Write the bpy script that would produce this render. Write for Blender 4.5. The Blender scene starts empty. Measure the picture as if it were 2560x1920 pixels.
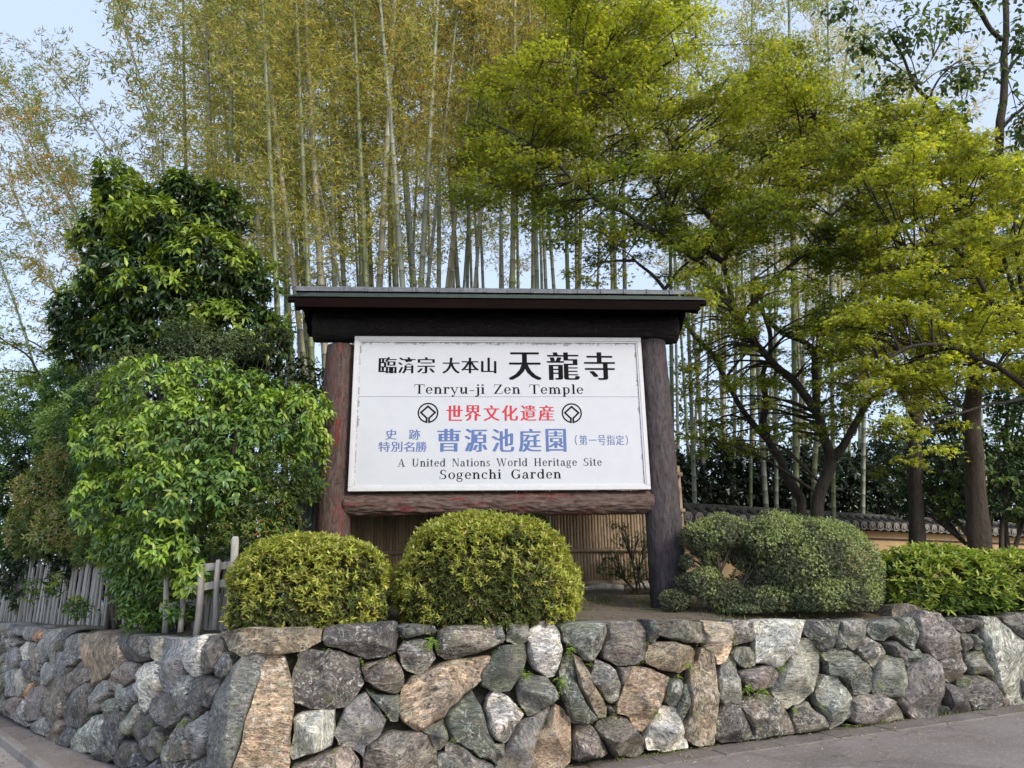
import bpy, math, random
import numpy as np
from mathutils import Vector, Matrix, noise as mnoise

random.seed(7)
rng = np.random.default_rng(7)
SC = bpy.context.scene
COL = SC.collection

# ---------------------------------------------------------------- camera
F_PX, PITCH, ROLL, EYE = 1850.0, math.radians(16.14), math.radians(-0.91), 1.6
_f = Vector((0, math.cos(PITCH), math.sin(PITCH)))
_u = Vector((0, -math.sin(PITCH), math.cos(PITCH)))
_r = Vector((1, 0, 0))
CR = _r * math.cos(ROLL) + _u * math.sin(ROLL)
CU = -_r * math.sin(ROLL) + _u * math.cos(ROLL)
cam_d = bpy.data.cameras.new("camera")
cam = bpy.data.objects.new("camera", cam_d)
COL.objects.link(cam)
m = Matrix((CR, CU, -_f)).transposed().to_4x4()
m.translation = Vector((0, 0, EYE))
cam.matrix_world = m
cam_d.sensor_width = 36.0
cam_d.lens = 36.0 * F_PX / 2560.0
cam_d.clip_start = 0.05
cam_d.clip_end = 3000
SC.camera = cam

# ---------------------------------------------------------------- light
SUN_EL, SUN_AZ = math.radians(28), math.radians(137)
world = bpy.data.worlds.new("World")
SC.world = world
world.use_nodes = True
wn = world.node_tree
wn.nodes.clear()
wo = wn.nodes.new("ShaderNodeOutputWorld")
bg = wn.nodes.new("ShaderNodeBackground")
sky = wn.nodes.new("ShaderNodeTexSky")
sky.sky_type = 'NISHITA'
sky.sun_disc = False
sky.sun_elevation = SUN_EL
sky.sun_rotation = SUN_AZ
sky.air_density = 1.0
sky.dust_density = 2.6
sky.ozone_density = 1.2
mixw = wn.nodes.new("ShaderNodeMix")
mixw.data_type = 'RGBA'
mixw.inputs[0].default_value = 0.50
mixw.inputs[7].default_value = (6.5, 7.6, 9.6, 1)      # thin bright evening cloud veil
wn.links.new(sky.outputs[0], mixw.inputs[6])
wn.links.new(mixw.outputs[2], bg.inputs[0])
bg.inputs[1].default_value = 0.128
wn.links.new(bg.outputs[0], wo.inputs[0])
sd = bpy.data.lights.new("sun", 'SUN')
sd.energy = 1.5
sd.angle = math.radians(12)
sd.color = (1.0, 0.93, 0.82)
sun = bpy.data.objects.new("sun", sd)
COL.objects.link(sun)
sv = Vector((math.sin(SUN_AZ) * math.cos(SUN_EL), math.cos(SUN_AZ) * math.cos(SUN_EL), math.sin(SUN_EL)))
sun.rotation_euler = sv.to_track_quat('Z', 'Y').to_euler()
sun.location = sv * 60
SC.view_settings.view_transform = 'Standard'
SC.view_settings.look = 'None'
SC.view_settings.gamma = 1
SC.view_settings.use_curve_mapping = False
SC.view_settings.exposure = 0.50

# ---------------------------------------------------------------- helpers
def ray(x, y):
    d = _f + CR * ((x - 1280) / F_PX) + CU * ((960 - y) / F_PX)
    return d / d.y
def at(x, y, Y):
    return Vector((0, 0, EYE)) + ray(x, y) * Y
def px_m(x, y, Y):
    """metres per photograph pixel at that spot"""
    P = at(x, y, Y) - Vector((0, 0, EYE))
    return P.dot(_f) / F_PX

def link(o, parent=None):
    COL.objects.link(o)
    if parent is not None:
        o.parent = parent
    return o
def tag(o, label=None, cat=None, group=None, kind=None):
    if label: o['label'] = label
    if cat: o['category'] = cat
    if group: o['group'] = group
    if kind: o['kind'] = kind
    return o
def thing(name, label, cat, loc=(0, 0, 0), rz=0, group=None):
    o = bpy.data.objects.new(name, None)
    o.empty_display_size = 0.2
    o.location = loc
    o.rotation_euler = (0, 0, rz)
    link(o)
    return tag(o, label, cat, group)
def mesh(name, V, F, mats=None, smooth=False):
    me = bpy.data.meshes.new(name)
    me.from_pydata([tuple(v) for v in V], [], [tuple(f) for f in F])
    if mats is not None:
        for mt in (mats if isinstance(mats, (list, tuple)) else [mats]):
            me.materials.append(mt)
    if smooth:
        me.polygons.foreach_set('use_smooth', [True] * len(me.polygons))
    me.update()
    return me
def obj(name, me, parent=None, loc=None, rot=None):
    o = bpy.data.objects.new(name, me)
    if loc is not None: o.location = loc
    if rot is not None: o.rotation_euler = rot
    return link(o, parent)
def npmesh(name, V, loops, starts, totals, mat, col=None, smooth=False):
    me = bpy.data.meshes.new(name)
    me.vertices.add(len(V)); me.vertices.foreach_set('co', np.asarray(V, np.float32).ravel())
    me.loops.add(len(loops)); me.loops.foreach_set('vertex_index', np.asarray(loops, np.int32))
    me.polygons.add(len(starts))
    me.polygons.foreach_set('loop_start', np.asarray(starts, np.int32))
    if smooth:
        me.polygons.foreach_set('use_smooth', np.ones(len(starts), bool))
    if col is not None:
        a = me.attributes.new('Col', 'FLOAT_COLOR', 'POINT')
        c = np.ones((len(V), 4), np.float32); c[:, :3] = col
        a.data.foreach_set('color', c.ravel())
    me.materials.append(mat)
    me.update(calc_edges=True)
    return me
def boxg(x0, x1, y0, y1, z0, z1, bev=0.0):
    """box as (verts, faces); bev chamfers all vertical and horizontal long edges a little"""
    if bev <= 0:
        V = [(x0,y0,z0),(x1,y0,z0),(x1,y1,z0),(x0,y1,z0),(x0,y0,z1),(x1,y0,z1),(x1,y1,z1),(x0,y1,z1)]
        F = [(3,2,1,0),(4,5,6,7),(0,1,5,4),(1,2,6,5),(2,3,7,6),(3,0,4,7)]
        return V, F
    b = bev
    V = []; 
    for z, i in ((z0, b), (z0 + b, 0), (z1 - b, 0), (z1, b)):
        V += [(x0+b+i,y0+i,z),(x1-b-i,y0+i,z),(x1-i,y0+b+i,z),(x1-i,y1-b-i,z),(x1-b-i,y1-i,z),(x0+b+i,y1-i,z),(x0+i,y1-b-i,z),(x0+i,y0+b+i,z)]
    F = [tuple(reversed(range(8))), tuple(range(24, 32))]
    for k in range(3):
        for j in range(8):
            a = k*8+j; c = k*8+(j+1) % 8
            F.append((a, c, c+8, a+8))
    return V, F
def merge(parts):
    V = []; F = []
    for v, f in parts:
        n = len(V); V += list(v); F += [tuple(i + n for i in q) for q in f]
    return V, F
def tubeg(pts, rad, n=8, cap=True, jit=0.0):
    pts = [Vector(p) for p in pts]
    V = []; F = []
    ref = Vector((0.3, 1, 0.2)).normalized()
    for i, p in enumerate(pts):
        t = (pts[min(i+1, len(pts)-1)] - pts[max(i-1, 0)]).normalized()
        a = t.cross(ref)
        if a.length < 1e-3: a = t.cross(Vector((1, 0, 0)))
        a.normalize(); b = t.cross(a)
        r = rad[i] if hasattr(rad, '__len__') else rad
        for k in range(n):
            w = 2*math.pi*k/n
            rr = r * (1 + (jit * mnoise.noise(Vector((p.x*3 + math.cos(w)*1.3, p.y*3 + math.sin(w)*1.3, p.z*2))) if jit else 0))
            V.append(p + (a*math.cos(w) + b*math.sin(w)) * rr)
    for i in range(len(pts)-1):
        for k in range(n):
            k2 = (k+1) % n
            F.append((i*n+k, i*n+k2, (i+1)*n+k2, (i+1)*n+k))
    if cap:
        F.append(tuple(reversed(range(n)))); F.append(tuple(range((len(pts)-1)*n, len(pts)*n)))
    return V, F
def spline(pts, per=6):
    """Catmull-Rom through pts"""
    P = [Vector(p) for p in pts]
    P = [P[0]*2-P[1]] + P + [P[-1]*2-P[-2]]
    out = []
    for i in range(1, len(P)-2):
        for k in range(per):
            t = k/per
            a, b, c, d = P[i-1], P[i], P[i+1], P[i+2]
            out.append(0.5*((2*b) + (c-a)*t + (2*a-5*b+4*c-d)*t*t + (3*b-a-3*c+d)*t**3))
    out.append(P[-2])
    return out

# ---------------------------------------------------------------- materials
def new_mat(name):
    mt = bpy.data.materials.new(name); mt.use_nodes = True
    nt = mt.node_tree; nt.nodes.clear()
    out = nt.nodes.new('ShaderNodeOutputMaterial')
    bs = nt.nodes.new('ShaderNodeBsdfPrincipled')
    nt.links.new(bs.outputs[0], out.inputs[0])
    return mt, nt, bs, out
class NB:
    def __init__(s, nt): s.nt = nt
    def n(s, t, **kw):
        nd = s.nt.nodes.new('ShaderNode' + t)
        for k, v in kw.items(): setattr(nd, k, v)
        return nd
    def l(s, a, b): s.nt.links.new(a, b)
    def coord(s, kind='Object', scale=(1, 1, 1), off=None, rot=(0, 0, 0)):
        tc = s.n('TexCoord'); mp = s.n('Mapping')
        mp.inputs['Scale'].default_value = scale; mp.inputs['Rotation'].default_value = rot
        s.l(tc.outputs[kind], mp.inputs['Vector'])
        if off is not None: s.l(off, mp.inputs['Location'])
        return mp.outputs[0]
    def noise(s, vec, scale, detail=5, rough=.6, dist=0):
        nd = s.n('TexNoise'); nd.inputs['Scale'].default_value = scale
        nd.inputs['Detail'].default_value = detail; nd.inputs['Roughness'].default_value = rough
        nd.inputs['Distortion'].default_value = dist
        if vec is not None: s.l(vec, nd.inputs['Vector'])
        return nd.outputs['Fac']
    def voro(s, vec, scale, feature='F1', out='Distance'):
        nd = s.n('TexVoronoi', feature=feature); nd.inputs['Scale'].default_value = scale
        if vec is not None: s.l(vec, nd.inputs['Vector'])
        return nd.outputs[out]
    def ramp(s, fac, stops, interp='LINEAR'):
        nd = s.n('ValToRGB'); cr = nd.color_ramp; cr.interpolation = interp
        while len(cr.elements) < len(stops): cr.elements.new(0.5)
        for e, (p, c) in zip(cr.elements, stops):
            e.position = p
            e.color = (c, c, c, 1) if not hasattr(c, '__len__') else (c[0], c[1], c[2], 1)
        s.l(fac, nd.inputs[0]); return nd.outputs[0]
    def mix(s, fac, a, b, mode='MIX'):
        nd = s.n('Mix', data_type='RGBA', blend_type=mode)
        for sock, v in ((nd.inputs[0], fac), (nd.inputs[6], a), (nd.inputs[7], b)):
            if hasattr(v, 'is_linked') or hasattr(v, 'links'): s.l(v, sock)
            elif hasattr(v, '__len__'): sock.default_value = (v[0], v[1], v[2], 1)
            else: sock.default_value = v
        return nd.outputs[2]
    def math(s, op, a, b=0.0):
        nd = s.n('Math', operation=op)
        for sock, v in ((nd.inputs[0], a), (nd.inputs[1], b)):
            if hasattr(v, 'links'): s.l(v, sock)
            else: sock.default_value = v
        return nd.outputs[0]
    def bump(s, h, bs, strength=.5, dist=.01, prev=None):
        nd = s.n('Bump'); nd.inputs['Strength'].default_value = strength; nd.inputs['Distance'].default_value = dist
        s.l(h, nd.inputs['Height'])
        if prev is not None: s.l(prev, nd.inputs['Normal'])
        s.l(nd.outputs[0], bs.inputs['Normal']); return nd.outputs[0]

def simple_mat(name, c1, c2, scale=8, rough=.8, bump=.3, bdist=.01, stretch=(1, 1, 1), detail=6, spec=.4, rand=0.0):
    mt, nt, bs, out = new_mat(name); b = NB(nt)
    oi = b.n('ObjectInfo')
    v = b.coord('Object', stretch)
    if rand:
        ad = b.n('VectorMath', operation='ADD'); b.l(v, ad.inputs[0])
        sc = b.math('MULTIPLY', oi.outputs['Random'], 37.0)
        b.l(sc, ad.inputs[1]); v = ad.outputs[0]
    n1 = b.noise(v, scale, detail, .65)
    col = b.mix(b.ramp(n1, [(.3, 0), (.7, 1)]), c1, c2)
    if rand:
        rv = b.math('ADD', b.math('MULTIPLY', oi.outputs['Random'], rand), 1 - rand/2)
        cmb = b.n('CombineColor'); 
        for i in range(3): b.l(rv, cmb.inputs[i])
        col = b.mix(1.0, col, cmb.outputs[0], 'MULTIPLY')
    b.l(col, bs.inputs['Base Color'])
    bs.inputs['Roughness'].default_value = rough
    bs.inputs['Specular IOR Level'].default_value = spec
    n2 = b.noise(v, scale*4, 6, .7)
    b.bump(n2, bs, bump, bdist)
    return mt

def leaf_mat(name, rough=.45, trans=.35, tcol=(1.25, 1.25, .55), spec=.35):
    mt, nt, bs, out = new_mat(name); b = NB(nt)
    at_ = b.n('Attribute', attribute_name='Col'); oi = b.n('ObjectInfo')
    col = b.mix(1.0, at_.outputs['Color'], oi.outputs['Color'], 'MULTIPLY')
    b.l(col, bs.inputs['Base Color'])
    bs.inputs['Roughness'].default_value = rough
    bs.inputs['Specular IOR Level'].default_value = spec
    tr = b.n('BsdfTranslucent')
    tc = b.mix(1.0, col, tcol, 'MULTIPLY'); b.l(tc, tr.inputs['Color'])
    mx = b.n('MixShader'); mx.inputs[0].default_value = trans
    b.l(bs.outputs[0], mx.inputs[1]); b.l(tr.outputs[0], mx.inputs[2])
    b.l(mx.outputs[0], out.inputs[0])
    return mt
M_LEAF = leaf_mat('leaf')
M_LEAFG = leaf_mat('leaf_glossy', .30, .22, spec=.5)
M_BAMLEAF = leaf_mat('bamboo_leaf', .5, .55, (1.4, 1.32, .8))
M_MAPLE = leaf_mat('maple_leaf', .6, .55, (1.45, 1.35, .45), spec=.2)

# ---- leaves as one mesh, vectorised
def norm(a): return a / np.maximum(np.linalg.norm(a, axis=1, keepdims=True), 1e-9)
def leaves(name, P, D, N, L, W, C, mat, shape='diamond', droop=0.0):
    """P base points, D direction along the leaf, N rough leaf normal, L length, W width, C colour"""
    n = len(P)
    D = norm(D); S = norm(np.cross(D, N)); N = np.cross(S, D)
    L = np.broadcast_to(L, n)[:, None]; W = np.broadcast_to(W, n)[:, None]
    if shape == 'diamond':
        T = P + D*L - N*L*droop
        mid = P + D*L*.42
        V = np.stack([P, mid + S*W*.5, T, mid - S*W*.5], 1); k = 4
        idx = np.arange(n*4).reshape(n, 4)
        loops = idx.ravel(); starts = np.arange(n)*4; totals = 4
    elif shape == 'fold':
        mid = P + D*L*.45 - N*L*.02
        T = P + D*L - N*L*droop
        up = N*W*.16
        V = np.stack([P, P + D*L*.30 + S*W*.48 + up, P + D*L*.66 + S*W*.38 + up*.8 - N*L*droop*.4, T,
                      P + D*L*.66 - S*W*.38 + up*.8 - N*L*droop*.4, P + D*L*.30 - S*W*.48 + up, mid], 1); k = 7
        b = (np.arange(n)*7)[:, None]
        q = np.array([0, 6, 1, 1, 6, 2, 2, 6, 3, 3, 6, 4, 4, 6, 5, 5, 6, 0])
        loops = (b + q[None]).ravel(); starts = np.arange(n*6)*3; totals = 3
    elif shape == 'star':
        a = np.radians([90, 117, 160, 190, 235, 270, 305, 350, 20, 63])
        r = np.array([1., .34, .86, .30, .55, .12, .55, .30, .86, .34])
        V = P[:, None] + (D[:, None]*(np.sin(a)*r)[None, :, None] + S[:, None]*(np.cos(a)*r)[None, :, None]) * L[:, None]*.55 \
            - N[:, None]*(r > .5)[None, :, None]*L[:, None]*droop
        k = 10
        loops = np.arange(n*10); starts = np.arange(n)*10; totals = 10
    V = V.reshape(-1, 3)
    col = np.repeat(C, k, axis=0)
    return npmesh(name, V, loops, starts, totals, mat, col)

def pick(pal, n, jitter=.18, r=rng):
    """pal: list of (weight, rgb)"""
    w = np.array([p[0] for p in pal], float); w /= w.sum()
    c = np.array([p[1] for p in pal], float)
    C = c[r.choice(len(pal), n, p=w)]
    return np.clip(C * (1 + r.normal(0, jitter, (n, 1))) * (1 + r.normal(0, .05, (n, 3))), 0.003, .9)

def wob(P, f, seed):
    r = np.random.default_rng(seed)
    s = np.zeros(len(P))
    for k in range(6):
        w = r.normal(0, 1, 3) * f * (1 + k*.5); ph = r.uniform(0, 6.28)
        s += np.sin(P @ w + ph) / (1 + k*.4)
    return s / 3.0
# ================================================================ GROUND, ROAD, STONE WALL
CX, CY = -2.35, 6.6                       # the corner where both wings of the wall meet
FD = Vector((math.cos(math.radians(14)), math.sin(math.radians(14)), 0))    # along the front wing
LD = Vector((-.703, .711, 0)).normalized()                                   # along the left wing
FN = Vector((FD.y, -FD.x, 0)); LN = Vector((-LD.y, LD.x, 0))
if LN.y > 0: LN = -LN
if FN.y > 0: FN = -FN
SLOPE_F = FD.y/FD.x; SLOPE_L = LD.y/LD.x
def wall_y(x): return CY + (x-CX)*(SLOPE_F if x >= CX else SLOPE_L)
def road_z(x, y=0):
    t = x - CX
    return -.02 + .06*(t if t > 0 else 0) * (1 if t > 0.4 else (t/.4 if t > 0 else 0))
def top_z(x): return 1.31 if x < CX-.4 else (1.36 if x > CX+.2 else 1.33)
def sm(a, b, x):
    t = min(1, max(0, (x-a)/(b-a))); return t*t*(3-2*t)
def gz(x, y):
    d = y - wall_y(x)
    h = top_z(x) - .03 + .14*sm(.2, 1.6, d) + .24*sm(1.7, 3.4, d) * (1 if x > -3.2 else sm(-5.5, -3.2, x)) + .1*sm(4, 12, d)
    return h

# materials
def asphalt(name, c1, c2, patch):
    mt, nt, bs, out = new_mat(name); b = NB(nt)
    v = b.coord('Object')
    vo = b.voro(v, 140); n1 = b.noise(v, 1.3, 6, .6); n2 = b.noise(v, 60, 4, .7)
    ag = b.ramp(vo, [(.15, .55), (.55, 1.2)])
    col = b.mix(b.ramp(n1, [(.35, 0), (.65, 1)]), c1, c2)
    col = b.mix(.75, col, ag, 'MULTIPLY')
    sp = b.ramp(b.voro(v, 75, out='Color'), [(.80, 0), (.9, 1)])
    col = b.mix(b.math('MULTIPLY', sp, .75), col, patch)
    mo = b.ramp(b.noise(v, 2.6, 8, .75), [(.63, 0), (.70, 1)])
    col = b.mix(b.math('MULTIPLY', mo, .25), col, (.07, .075, .03))
    wv = b.n('VectorMath', operation='ADD'); b.l(v, wv.inputs[0]); nv = b.n('TexNoise'); nv.inputs['Scale'].default_value = 2.5; nv.inputs['Detail'].default_value = 6
    b.l(v, nv.inputs['Vector']); b.l(nv.outputs['Color'], wv.inputs[1])
    ck = b.ramp(b.voro(wv.outputs[0], .9, 'DISTANCE_TO_EDGE'), [(.0, 1), (.012, 0)])
    ckm = b.ramp(b.noise(v, .8, 3, .5), [(.45, 0), (.6, 1)])
    col = b.mix(b.math('MULTIPLY', b.math('MULTIPLY', ck, ckm), .8), col, (.045, .045, .03))
    col = b.mix(b.ramp(b.noise(v, .55, 7, .75, .6), [(.5, 0), (.58, .32)]), col, (.10, .085, .075))
    col = b.mix(b.ramp(b.noise(v, 30, 5, .8), [(.56, 0), (.66, .4)]), col, patch)
    b.l(col, bs.inputs['Base Color']); bs.inputs['Roughness'].default_value = .9
    bs.inputs['Specular IOR Level'].default_value = .25
    b.bump(n2, bs, .5, .006, b.bump(vo, bs, .7, .004))
    return mt
M_ROAD = asphalt('asphalt_road', (.235, .195, .175), (.30, .255, .235), (.50, .44, .40))
M_CONC = asphalt('old_concrete', (.185, .155, .135), (.25, .215, .19), (.38, .34, .30))
M_KERB = asphalt('kerb_concrete', (.25, .22, .195), (.33, .295, .265), (.48, .44, .40))
M_SIDE = asphalt('side_road_surface', (.34, .295, .265), (.41, .37, .34), (.5, .46, .42))

def grid_mesh(name, xs, ys, zf, mat, parent=None, kind='structure'):
    V = [(x, y, zf(x, y)) for y in ys for x in xs]
    nx = len(xs); F = [(j*nx+i, j*nx+i+1, (j+1)*nx+i+1, (j+1)*nx+i) for j in range(len(ys)-1) for i in range(nx-1)]
    o = obj(name, mesh(name, V, F, mat, True), parent)
    if kind: tag(o, kind=kind)
    return o
# one sheet to the horizon
M_EARTH = simple_mat('far_earth', (.10, .09, .05), (.07, .085, .035), .6)
o = grid_mesh('ground', [-900, -300, -80, -20, 0, 20, 80, 300, 900], [-40, 0, 30, 80, 200, 600, 1500], lambda x, y: -.45 , M_EARTH)
tag(o, 'bare ground reaching to the horizon')
# kerb line: closes in on the wall as it runs away to the left, and turns toward the viewer near the corner
KP = []
for k in range(15):
    s_ = 14 - k*.86; o_ = max(.12, .62 - .055*s_)
    p = Vector((CX, CY, 0)) + LD*s_ + LN*o_; KP.append((p.x, p.y))
x_, y_ = KP[-1]
for dx, dy in ((.36, -.62), (.22, -.75), (.10, -.85), (.02, -.9), (0, -1), (0, -1), (0, -1.5), (0, -2), (0, -4)):
    x_ += dx; y_ += dy; KP.append((x_, y_))
def kerb_x(y):
    for (xa, ya), (xb, yb) in zip(KP, KP[1:]):
        if ya >= y >= yb: return xa + (xb-xa)*(ya-y)/(ya-yb)
    return KP[0][0] - (y-KP[0][1]) if y > KP[0][1] else KP[-1][0]
ys_ = sorted([p[1] for p in KP] + [6.3, 7.5, 17, 24]); rowsx = [0, .03, .06, .1, .15, .2, .25, .3, .35, .4, .45, .5, .55, .6, .7, .8, 1]
V = []
for y in ys_:
    xl = kerb_x(y)
    for t in rowsx:
        x = xl + (34-xl)*t; V.append((x, y, road_z(x) - .012))
nx = len(rowsx)
o = obj('road', mesh('road', V, [(j*nx+i, j*nx+i+1, (j+1)*nx+i+1, (j+1)*nx+i) for j in range(len(ys_)-1) for i in range(nx-1)], M_ROAD, True))
tag(o, 'grey brown asphalt road rising gently to the right', kind='structure')

# strip of slabs along the front wing, and apron + kerb along the left wing
apron = thing('pavement_strip', 'narrow concrete strip of jointed slabs running along the foot of the stone wall', 'pavement', (0, 0, 0))
del apron['category']; tag(apron, kind='structure')
def slab(s0, s1, o0, o1, D, Nn, zf, h, parent, name, mat, lift=0.0, gap=.006):
    s0 += gap; s1 -= gap
    C0 = Vector((CX, CY, 0)); V = []
    b = .008
    for (ins, dz) in ((0, -h), (0, -b), (b, 0)):
        for (s, o_) in ((s0+ins, o0+ins), (s1-ins, o0+ins), (s1-ins, o1-ins), (s0+ins, o1-ins)):
            p = C0 + D*s + Nn*o_
            V.append((p.x, p.y, zf(p.x) + lift + dz + .003*mnoise.noise(Vector((p.x*2, p.y*2, 0)))))
    F = [(4,5,1,0),(5,6,2,1),(6,7,3,2),(7,4,0,3),(8,9,5,4),(9,10,6,5),(10,11,7,6),(11,8,4,7),(8,11,10,9)]
    me = mesh(name, V, F, mat); me.flip_normals() if False else None
    return obj(name, me, parent)
r_ = random.Random(3)
s = .05
while s < 12:
    e = s + .6
    slab(s, e, .02, .36, FD, FN, road_z, .2, apron, 'slab', M_CONC, -.004 + r_.uniform(-.002, .002), .0035)
    s = e
kerb = thing('kerb', 'worn concrete kerb stepping down to the side road along the left wing of the wall', 'kerb')
del kerb['category']; tag(kerb, kind='structure')
for (xa, ya), (xb, yb) in zip(KP, KP[1:]):
    d = Vector((xb-xa, yb-ya, 0)); d.normalize(); nn = Vector((d.y, -d.x, 0))      # to the left of travel = road side
    if nn.x > 0: nn = -nn
    A = Vector((xa, ya, 0)) + d*.003; B = Vector((xb, yb, 0)) - d*.003; V = []
    j_ = r_.uniform(-.002, .002)
    for ins, z in ((-.012, -.3), (-.006, -.02), (.010, .0)):
        for P, sg, e in ((A, -1, 1), (B, -1, -1), (B, 1, -1), (A, 1, 1)):
            w = .002 if sg < 0 else .085
            q = P + nn*(sg*w - (ins if sg > 0 else 0)) + d*e*max(0, ins)*.4
            V.append((q.x, q.y, z - .008 + j_))
    me = mesh('kerb_block', V, [(0,1,5,4),(1,2,6,5),(2,3,7,6),(3,0,4,7),(4,5,9,8),(5,6,10,9),(6,7,11,10),(7,4,8,11),(8,9,10,11)], M_KERB)
    obj('kerb_block', me, kerb)
# side road, 11 cm below the kerb
V = [(x, y, -.115) for x, y in KP] + [(-40, y, -.115) for x, y in KP]; n = len(KP)
V = []
for x, y in KP:
    for t in range(6): V.append((x + .02 - (x+40)*(t/5)**2, y + (t/5)**2*.0, -.115))
o = obj('side_road', mesh('side_road', V, [(j*6+i, (j+1)*6+i, (j+1)*6+i+1, j*6+i+1) for j in range(n-1) for i in range(5)], M_SIDE)); tag(o, 'pale gritty side road below the kerb at the left', kind='structure')

# terrace earth
mt, nt, bs, out = new_mat('terrace_earth'); b = NB(nt)
v = b.coord('Object')
n1 = b.noise(v, 1.6, 8, .7); n2 = b.noise(v, 14, 8, .75); n3 = b.noise(v, 70, 5, .7)
col = b.mix(b.ramp(n2, [(.3, 0), (.7, 1)]), (.13, .10, .075), (.24, .19, .145))
col = b.mix(b.ramp(n1, [(.50, 0), (.60, 1)]), col, (.085, .095, .03))
col = b.mix(b.ramp(b.noise(v, 5, 6, .7), [(.56, 0), (.64, .8)]), col, (.12, .06, .035))
b.l(col, bs.inputs['Base Color']); bs.inputs['Roughness'].default_value = .95
b.bump(n3, bs, .6, .015, b.bump(n2, bs, .8, .03))
M_TERR = mt
cols_x = sorted(set([-40, -30, -22, -17, -14, -12, -10] + [x*.2 for x in range(-45, 56)] + [12, 14, 17, 20, 25, 32, 45] + [CX-.02, CX+.02]))
offs = [.22, .24, .27, .32, .45, .6, .8, 1.0, 1.25, 1.5, 1.75, 2, 2.25, 2.5, 2.75, 3, 3.3, 3.6, 4, 5, 6, 8, 11, 16, 24, 40, 70]
V = []
for k, of in enumerate([.22] + offs):
    for x in cols_x:
        y = wall_y(x) + of
        z = gz(x, y) + (.012*mnoise.noise(Vector((x*3, y*3, 0))) + .02*mnoise.noise(Vector((x*.9, y*.9, 3))) if of > .2 else 0)
        if k == 0: z = road_z(x) - .3
        V.append((x, y, z - (.03 if of < .23 else 0)))
nx = len(cols_x)
F = [(j*nx+i, j*nx+i+1, (j+1)*nx+i+1, (j+1)*nx+i) for j in range(len(offs)) for i in range(nx-1)]
o = obj('terrace_ground', mesh('terrace_ground', V, F, M_TERR, True)); tag(o, 'brown earth terrace with moss behind the stone wall', kind='structure')

# ---- stones traced in four enlarged crops of the photograph
CROPS = {'A': (480, 1540, 2.765), 'B': (1240, 1520, 2.9105), 'C': (1900, 1480, 3.3515), 'D': (0, 1380, 3.0719)}
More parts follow.
